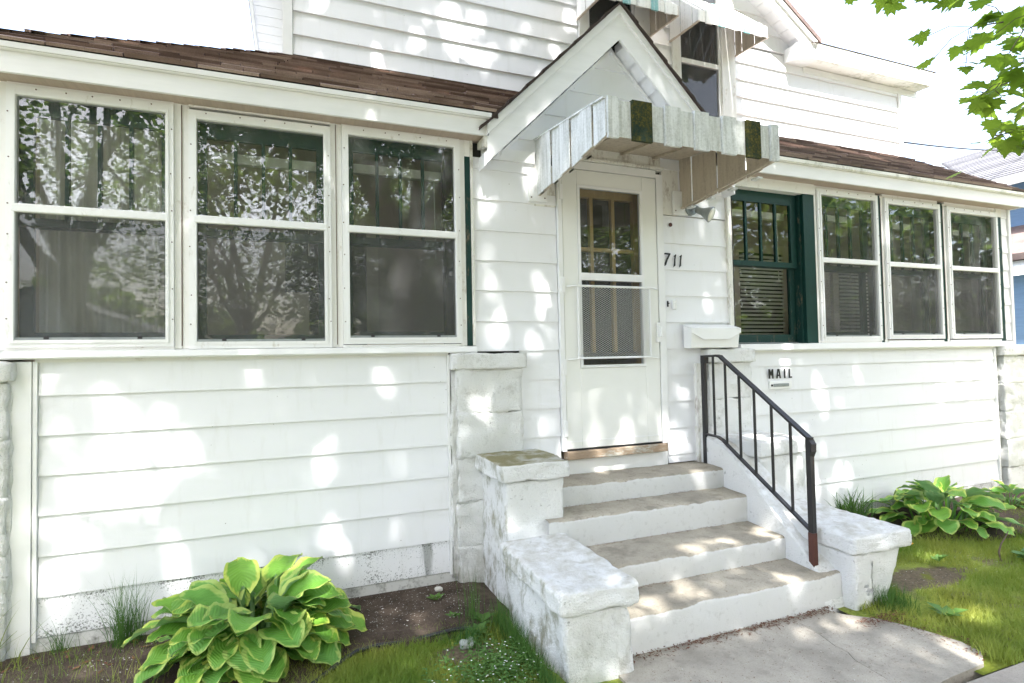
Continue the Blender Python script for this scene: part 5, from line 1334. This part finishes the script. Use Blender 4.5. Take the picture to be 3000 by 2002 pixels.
for h_ in list(HOLES):
    for q_ in range(3):
        a_ = rnd.uniform(0, 6.28); d_ = rnd.uniform(1.2, 2.6); rr = rnd.uniform(.018, .045)
        HOLES.append((h_[0] + math.cos(a_)*(abs(h_[2]) + .06)*d_, h_[1] + math.sin(a_)*(abs(h_[5]) + .06)*d_, rr, 0, 0, rr*rnd.uniform(1.0, 1.8)))
def in_holes(u, v):
    m = np.zeros(len(u), bool)
    u, v = u + .035*np.sin(9.1*u + 5.3*v) + .03*np.sin(17*v - 6*u + 1), v + .045*np.sin(8.3*v - 6.1*u + 2) + .03*np.sin(19*u + 7*v)
    for cx, cy, ax, ay, bx, by in HOLES:
        det = ax*by - ay*bx
        if abs(det) < 1e-9: continue
        du, dv = u - cx, v - cy; p = (du*by - dv*bx)/det; q = (ax*dv - ay*du)/det
        ka = .64 + 0.046/max(.03, math.hypot(ax, ay)); kb = .68 + 0.046/max(.03, math.hypot(bx, by))
        m |= ((p/ka)**2 + (q/kb)**2) < 1
    return m
def leaf_cloud(name, C_, size, mat, parent, seed, flat=.7):
    """small folded leaves at the given points, random facing"""
    rg_ = np.random.default_rng(seed); n = len(C_)
    nrm = rg_.normal(0, 1, (n, 3)); nrm[:, 2] = np.abs(nrm[:, 2]) + flat; nrm /= np.linalg.norm(nrm, axis=1)[:, None]
    a = rg_.normal(0, 1, (n, 3)); a -= nrm*(a*nrm).sum(1)[:, None]; a /= np.linalg.norm(a, axis=1)[:, None]; b = np.cross(nrm, a)
    s = size*rg_.uniform(.7, 1.25, n)
    t6 = [(-.5, 0, 0), (-.12, .46, .06), (.2, .36, .03), (.55, 0, -.08), (.2, -.36, .03), (-.12, -.46, .06)]
    V = np.zeros((n, 6, 3))
    for i, (p, q, r_) in enumerate(t6): V[:, i] = C_ + (a*p + b*q + nrm*r_)*s[:, None]
    off = np.arange(n)*6
    quads = np.concatenate([np.stack([off, off+1, off+2, off+3], 1), np.stack([off, off+3, off+4, off+5], 1)], 0)
    return mesh_np(name, V.reshape(-1, 3), quads, np.zeros((0, 3), int), mat, parent, 'stuff')
def limb(mb, a, b, r0, r1, wig, seed, n=7, k=9):
    rnd = random.Random(seed); a, b = Vector(a), Vector(b); pts = []; L_ = (b - a).length
    for i in range(n + 1):
        t = i/n; p = a.lerp(b, t)
        off = Vector((noise.noise(Vector((t*2.5, seed*1.3, 0))), noise.noise(Vector((t*2.5, seed*1.3, 7))), noise.noise(Vector((t*2.5, seed*1.3, 13))) + .5*math.sin(math.pi*t)*.6))
        pts.append(p + off*wig*L_*math.sin(math.pi*min(1, t*.9 + .02)))
    mb.tube(pts, [r0 + (r1 - r0)*(i/n)**.8 for i in range(n + 1)], k); return pts
def tree(name, base, lean, fork, crown_c, crown_r, nclus, per, size, label, seed, mat, mask=None, trunk_r=.26, group=None, cl_r=.42):
    e = empty(name, base, label, 'tree', group); rnd = random.Random(seed); rg_ = np.random.default_rng(seed)
    base = Vector(base); top = base + Vector(lean) + Vector((0, 0, fork))
    mb = MB(); pts = limb(mb, base - Vector((0, 0, .15)), top, trunk_r*1.15, trunk_r*.72, .05, seed, 8, 12); set_parent(mb.build('trunk', M['bark'], smooth=True), e)
    cc = Vector(crown_c); cr = Vector(crown_r); lm = MB(); ends = []
    for k in range(9):
        az = 2*math.pi*k/9 + rnd.uniform(-.3, .3); el = rnd.uniform(-.15, .9)
        tgt = cc + Vector((cr.x*.72*math.cos(az)*math.cos(el), cr.y*.72*math.sin(az)*math.cos(el), cr.z*.72*math.sin(el)))
        lp = limb(lm, pts[-1 - (k % 2)], tgt, trunk_r*.42, .03, .10, seed*10 + k, 8, 8); ends.append(tgt)
        for q_ in range(5):
            p = lp[3 + q_]; d = Vector((rnd.gauss(0, 1), rnd.gauss(0, 1), rnd.gauss(.2, .7))).normalized() * rnd.uniform(.2, .42) * cr.x*.6
            limb(lm, p, p + d, .045, .010, .12, seed*100 + k*7 + q_, 5, 6)
    set_parent(lm.build('limbs', M['bark'], smooth=True), e)
    d = rg_.normal(0, 1, (nclus, 3)); d /= np.linalg.norm(d, axis=1)[:, None]; rad = rg_.uniform(.12, 1, nclus)**(1/2.2)
    cl = np.array(cc) + d*rad[:, None]*np.array(cr)
    w = np.array([noise.noise(Vector(p)*.55 + Vector((seed, 0, 0))) for p in cl]); cl = cl[w > -.28]
    P_ = np.repeat(cl, per, 0) + rg_.normal(0, 1, (len(cl)*per, 3))*np.array([cl_r, cl_r, cl_r*.55])
    if mask is not None: P_ = P_[mask(P_)]
    leaf_o = leaf_cloud('crown', P_, size, mat, None, seed); set_parent(leaf_o, e)
    return e
def shade_mask(P_):
    u_, v_ = sun_uv(P_)
    keep = ~in_holes(u_, v_) | (RNG.random(len(u_)) < .06)
    edge = 4.75 + .22*np.sin(u_*2.7) + .12*np.sin(u_*6.1 + 1)
    keep &= ~((u_ > 1.25) & (v_ > edge))
    keep &= ~((v_ > 3.45 + .35*np.sin(u_*3.3)) & (v_ < 4.7) & (u_ > 1.2) & (u_ < 3.5) & (np.sin(u_*5 + v_*4) > -.1))
    keep &= ~((P_[:, 1] > -3.4) & (P_[:, 2] < 1.9 + (P_[:, 1] + 3.6)*.95 + np.abs(P_[:, 0] + 2.2)*.75))    # nothing hangs low between house and walk
    keep &= ~((P_[:, 1] > -1.0))
    keep &= ~((P_[:, 1] > -3.3) & (P_[:, 2] < 4.6))
    return keep
big = tree('maple_tree', (-.35, -7.1, -.05), (.15, .5, 0), 3.6, (-.4, -5.2, 8.9), (6.0, 3.6, 4.9), 1500, 84, .125, 'big green maple overhanging the front of the house', 3, M['maple'], shade_mask, .27)
tree('maple_tree', (-5.0, -8.8, -.05), (-.9, .6, 0), 2.9, (-6.2, -8.0, 6.6), (4.2, 3.2, 3.8), 190, 66, .11, 'leaning maple standing left of the big maple by the street', 8, M['maple_far'], None, .25)
tree('street_tree', (-18.5, -20, -.05), (0, 0, 0), 2.2, (-18.5, -20, 5.6), (4.6, 3.5, 4.4), 330, 60, .19, 'round tree across the street, left of the pale house', 14, M['maple_far'], None, .25, 'trees across the street', .6)
tree('street_tree', (-4.2, -19.8, -.05), (.2, 0, 0), 2.6, (-4.0, -19.8, 7.2), (4.4, 3.2, 5.4), 200, 62, .18, 'tall tree across the street, straight opposite the porch', 37, M['maple_far'], None, .27, 'trees across the street', .6)
tree('street_tree', (2.5, -21, -.05), (0, 0, 0), 2.0, (2.5, -21, 5.4), (4.8, 3.5, 4.2), 330, 60, .19, 'round tree across the street, right of the pale house', 17, M['maple_far'], None, .25, 'trees across the street', .6)
tree('street_tree', (13, -19, -.05), (0, 0, 0), 2.3, (13, -19, 6.2), (5.0, 3.5, 4.8), 330, 60, .19, 'tall tree across the street, farthest from the pale house', 19, M['maple_far'], None, .25, 'trees across the street', .6)
tree('street_tree', (10.6, -8.7, -.05), (.3, 0, 0), 1.5, (10.6, -8.7, 4.1), (3.4, 2.6, 3.6), 200, 32, .2, 'smaller tree added by the street to darken the window reflections', 23, M['maple_far'], None, .16, None, .5)  # added out of view to give the green window a darker reflection
tree('street_tree', (21, -15, -.05), (0, 0, 0), 1.8, (21, -15, 5.0), (4.4, 3.0, 4.4), 260, 32, .24, 'low-branched tree added far along the street to fill bright window reflections', 29, M['maple_far'], None, .2, None, .6)  # added out of view to cover white sky mirrored in the panes
tree('reflection_tree', (13.0, -4.6, -.05), (0, 0, 0), 1.6, (13.0, -4.6, 4.4), (3.0, 2.6, 3.6), 230, 32, .2, 'bushy tree added out of view to darken the end window reflection', 31, M['maple_far'], None, .17, None, .5)  # added out of view so the end window mirrors foliage, not bright sky
# pale house across the street, mirrored in the windows
ah = empty('opposite_house', (-12, -25, 0), 'pale gabled house on the opposite side of the street', 'house')
MB().prism([(-16, -.05), (-8, -.05), (-8, 2.8), (-12, 4.6), (-16, 2.8)], 'y', -31, -24.5).build('wall', M['siding'], ah)
for s in (-1, 1):
    MB().hexa([(-12, -31.3, 4.62), (-12 + 4.4*s, -31.3, 2.66), (-12 + 4.4*s, -24.1, 2.66), (-12, -24.1, 4.62), (-12, -31.3, 4.76), (-12 + 4.4*s, -31.3, 2.80), (-12 + 4.4*s, -24.1, 2.80), (-12, -24.1, 4.76)]).build('roof', M['far_roof'], ah)
for x in (-14.6, -10.2): MB().box(x, x + .95, -24.52, -24.44, 1.1, 2.5).build('window', M['dark'], ah)
MB().box(-12.5, -11.55, -24.52, -24.44, .1, 2.2).build('door', M['green'], ah)
# unseen far belt of trees, added to close bright horizon gaps in reflections
n_ = 9000; a_ = RNG.uniform(0, 1, n_); bx_ = RNG.uniform(-75, 75, n_)
hh_ = 5.2 + 1.8*np.sin(bx_*.31) + 1.2*np.sin(bx_*.83 + 1)
P_ = np.stack([bx_, -38 + RNG.normal(0, 1.6, n_), a_**.8*hh_ + .3], 1)
far = leaf_cloud('backdrop_trees', P_, .95, M['maple_far'], None, 77); tag(far, 'unseen far belt of trees added to close bright gaps in reflections', 'trees')

# hanging maple spray at the right: every leaf its own piece
def maple_leaf_mesh(seed):
    rnd = random.Random(seed)
    half = [(0, .0), (.12, -.05), (.30, -.12), (.30, .02), (.50, .02), (.46, .12), (.60, .22), (.44, .27), (.36, .34), (.52, .56), (.36, .54), (.24, .52), (.26, .66), (.14, .74), (.10, .88), (0, 1.02)]
    L_ = [(x*rnd.uniform(.92, 1.08), y) for x, y in half]
    pts = [(x, y) for x, y in L_] + [(-x, y) for x, y in L_[-2:0:-1]]
    curl = rnd.uniform(.08, .28)
    V = [(x, y, -curl*(x*x*1.3 + (y - .3)**2*.7) + .05*abs(x)) for x, y in pts] + [(0, .28, .02)]
    n = len(pts); F = [(i, (i+1) % n, n) for i in range(n)]
    me = bpy.data.meshes.new('maple_leaf'); me.from_pydata(V, [], F); me.update(); me.materials.append(M['maple_sunlit']); return me
ML = [maple_leaf_mesh(k) for k in range(6)]
def spray(path_px, dist, seed, nleaf, droop=.10, spread=.20):
    rnd = random.Random(seed)
    pts = [at_dist(x, y, dd) for (x, y), dd in zip(path_px, dist)]
    mb = MB().tube(pts, [.010 - .007*i/(len(pts)-1) for i in range(len(pts))], 6)
    br = mb.build('branch', M['bark'], smooth=True); set_parent(br, big)
    objs = []
    for k in range(nleaf):
        t = rnd.uniform(.05, 1)*(len(pts) - 1); i = min(int(t), len(pts) - 2); p = pts[i].lerp(pts[i+1], t - i)
        off = Vector((rnd.gauss(0, spread), rnd.gauss(0, spread*.8), rnd.gauss(-droop*.5, spread*.55)))
        c = p + off
        o = bpy.data.objects.new('leaf', rnd.choice(ML)); COL.objects.link(o)
        s = rnd.uniform(.075, .125); az = rnd.uniform(0, 6.28)
        R_ = Matrix.Rotation(az, 4, 'Z') @ Matrix.Rotation(rnd.uniform(-.9, .25), 4, 'X') @ Matrix.Rotation(rnd.uniform(-.5, .5), 4, 'Y')
        o.matrix_basis = Matrix.Translation(c) @ R_ @ Matrix.Scale(s, 4); set_parent(o, big); objs.append(o)
        if k % 2 == 0: mbt = None
    tw_ = MB()
    for o in objs[::2]:
        c = o.matrix_basis.translation; j = min(range(len(pts)), key=lambda q_: (pts[q_] - c).length); tw_.tube([pts[j], (pts[j] + c)/2 + Vector((0, 0, .03)), c], .0022, 4)
    set_parent(tag(tw_.build('twigs', M['bark']), kind='stuff'), big)
    return objs
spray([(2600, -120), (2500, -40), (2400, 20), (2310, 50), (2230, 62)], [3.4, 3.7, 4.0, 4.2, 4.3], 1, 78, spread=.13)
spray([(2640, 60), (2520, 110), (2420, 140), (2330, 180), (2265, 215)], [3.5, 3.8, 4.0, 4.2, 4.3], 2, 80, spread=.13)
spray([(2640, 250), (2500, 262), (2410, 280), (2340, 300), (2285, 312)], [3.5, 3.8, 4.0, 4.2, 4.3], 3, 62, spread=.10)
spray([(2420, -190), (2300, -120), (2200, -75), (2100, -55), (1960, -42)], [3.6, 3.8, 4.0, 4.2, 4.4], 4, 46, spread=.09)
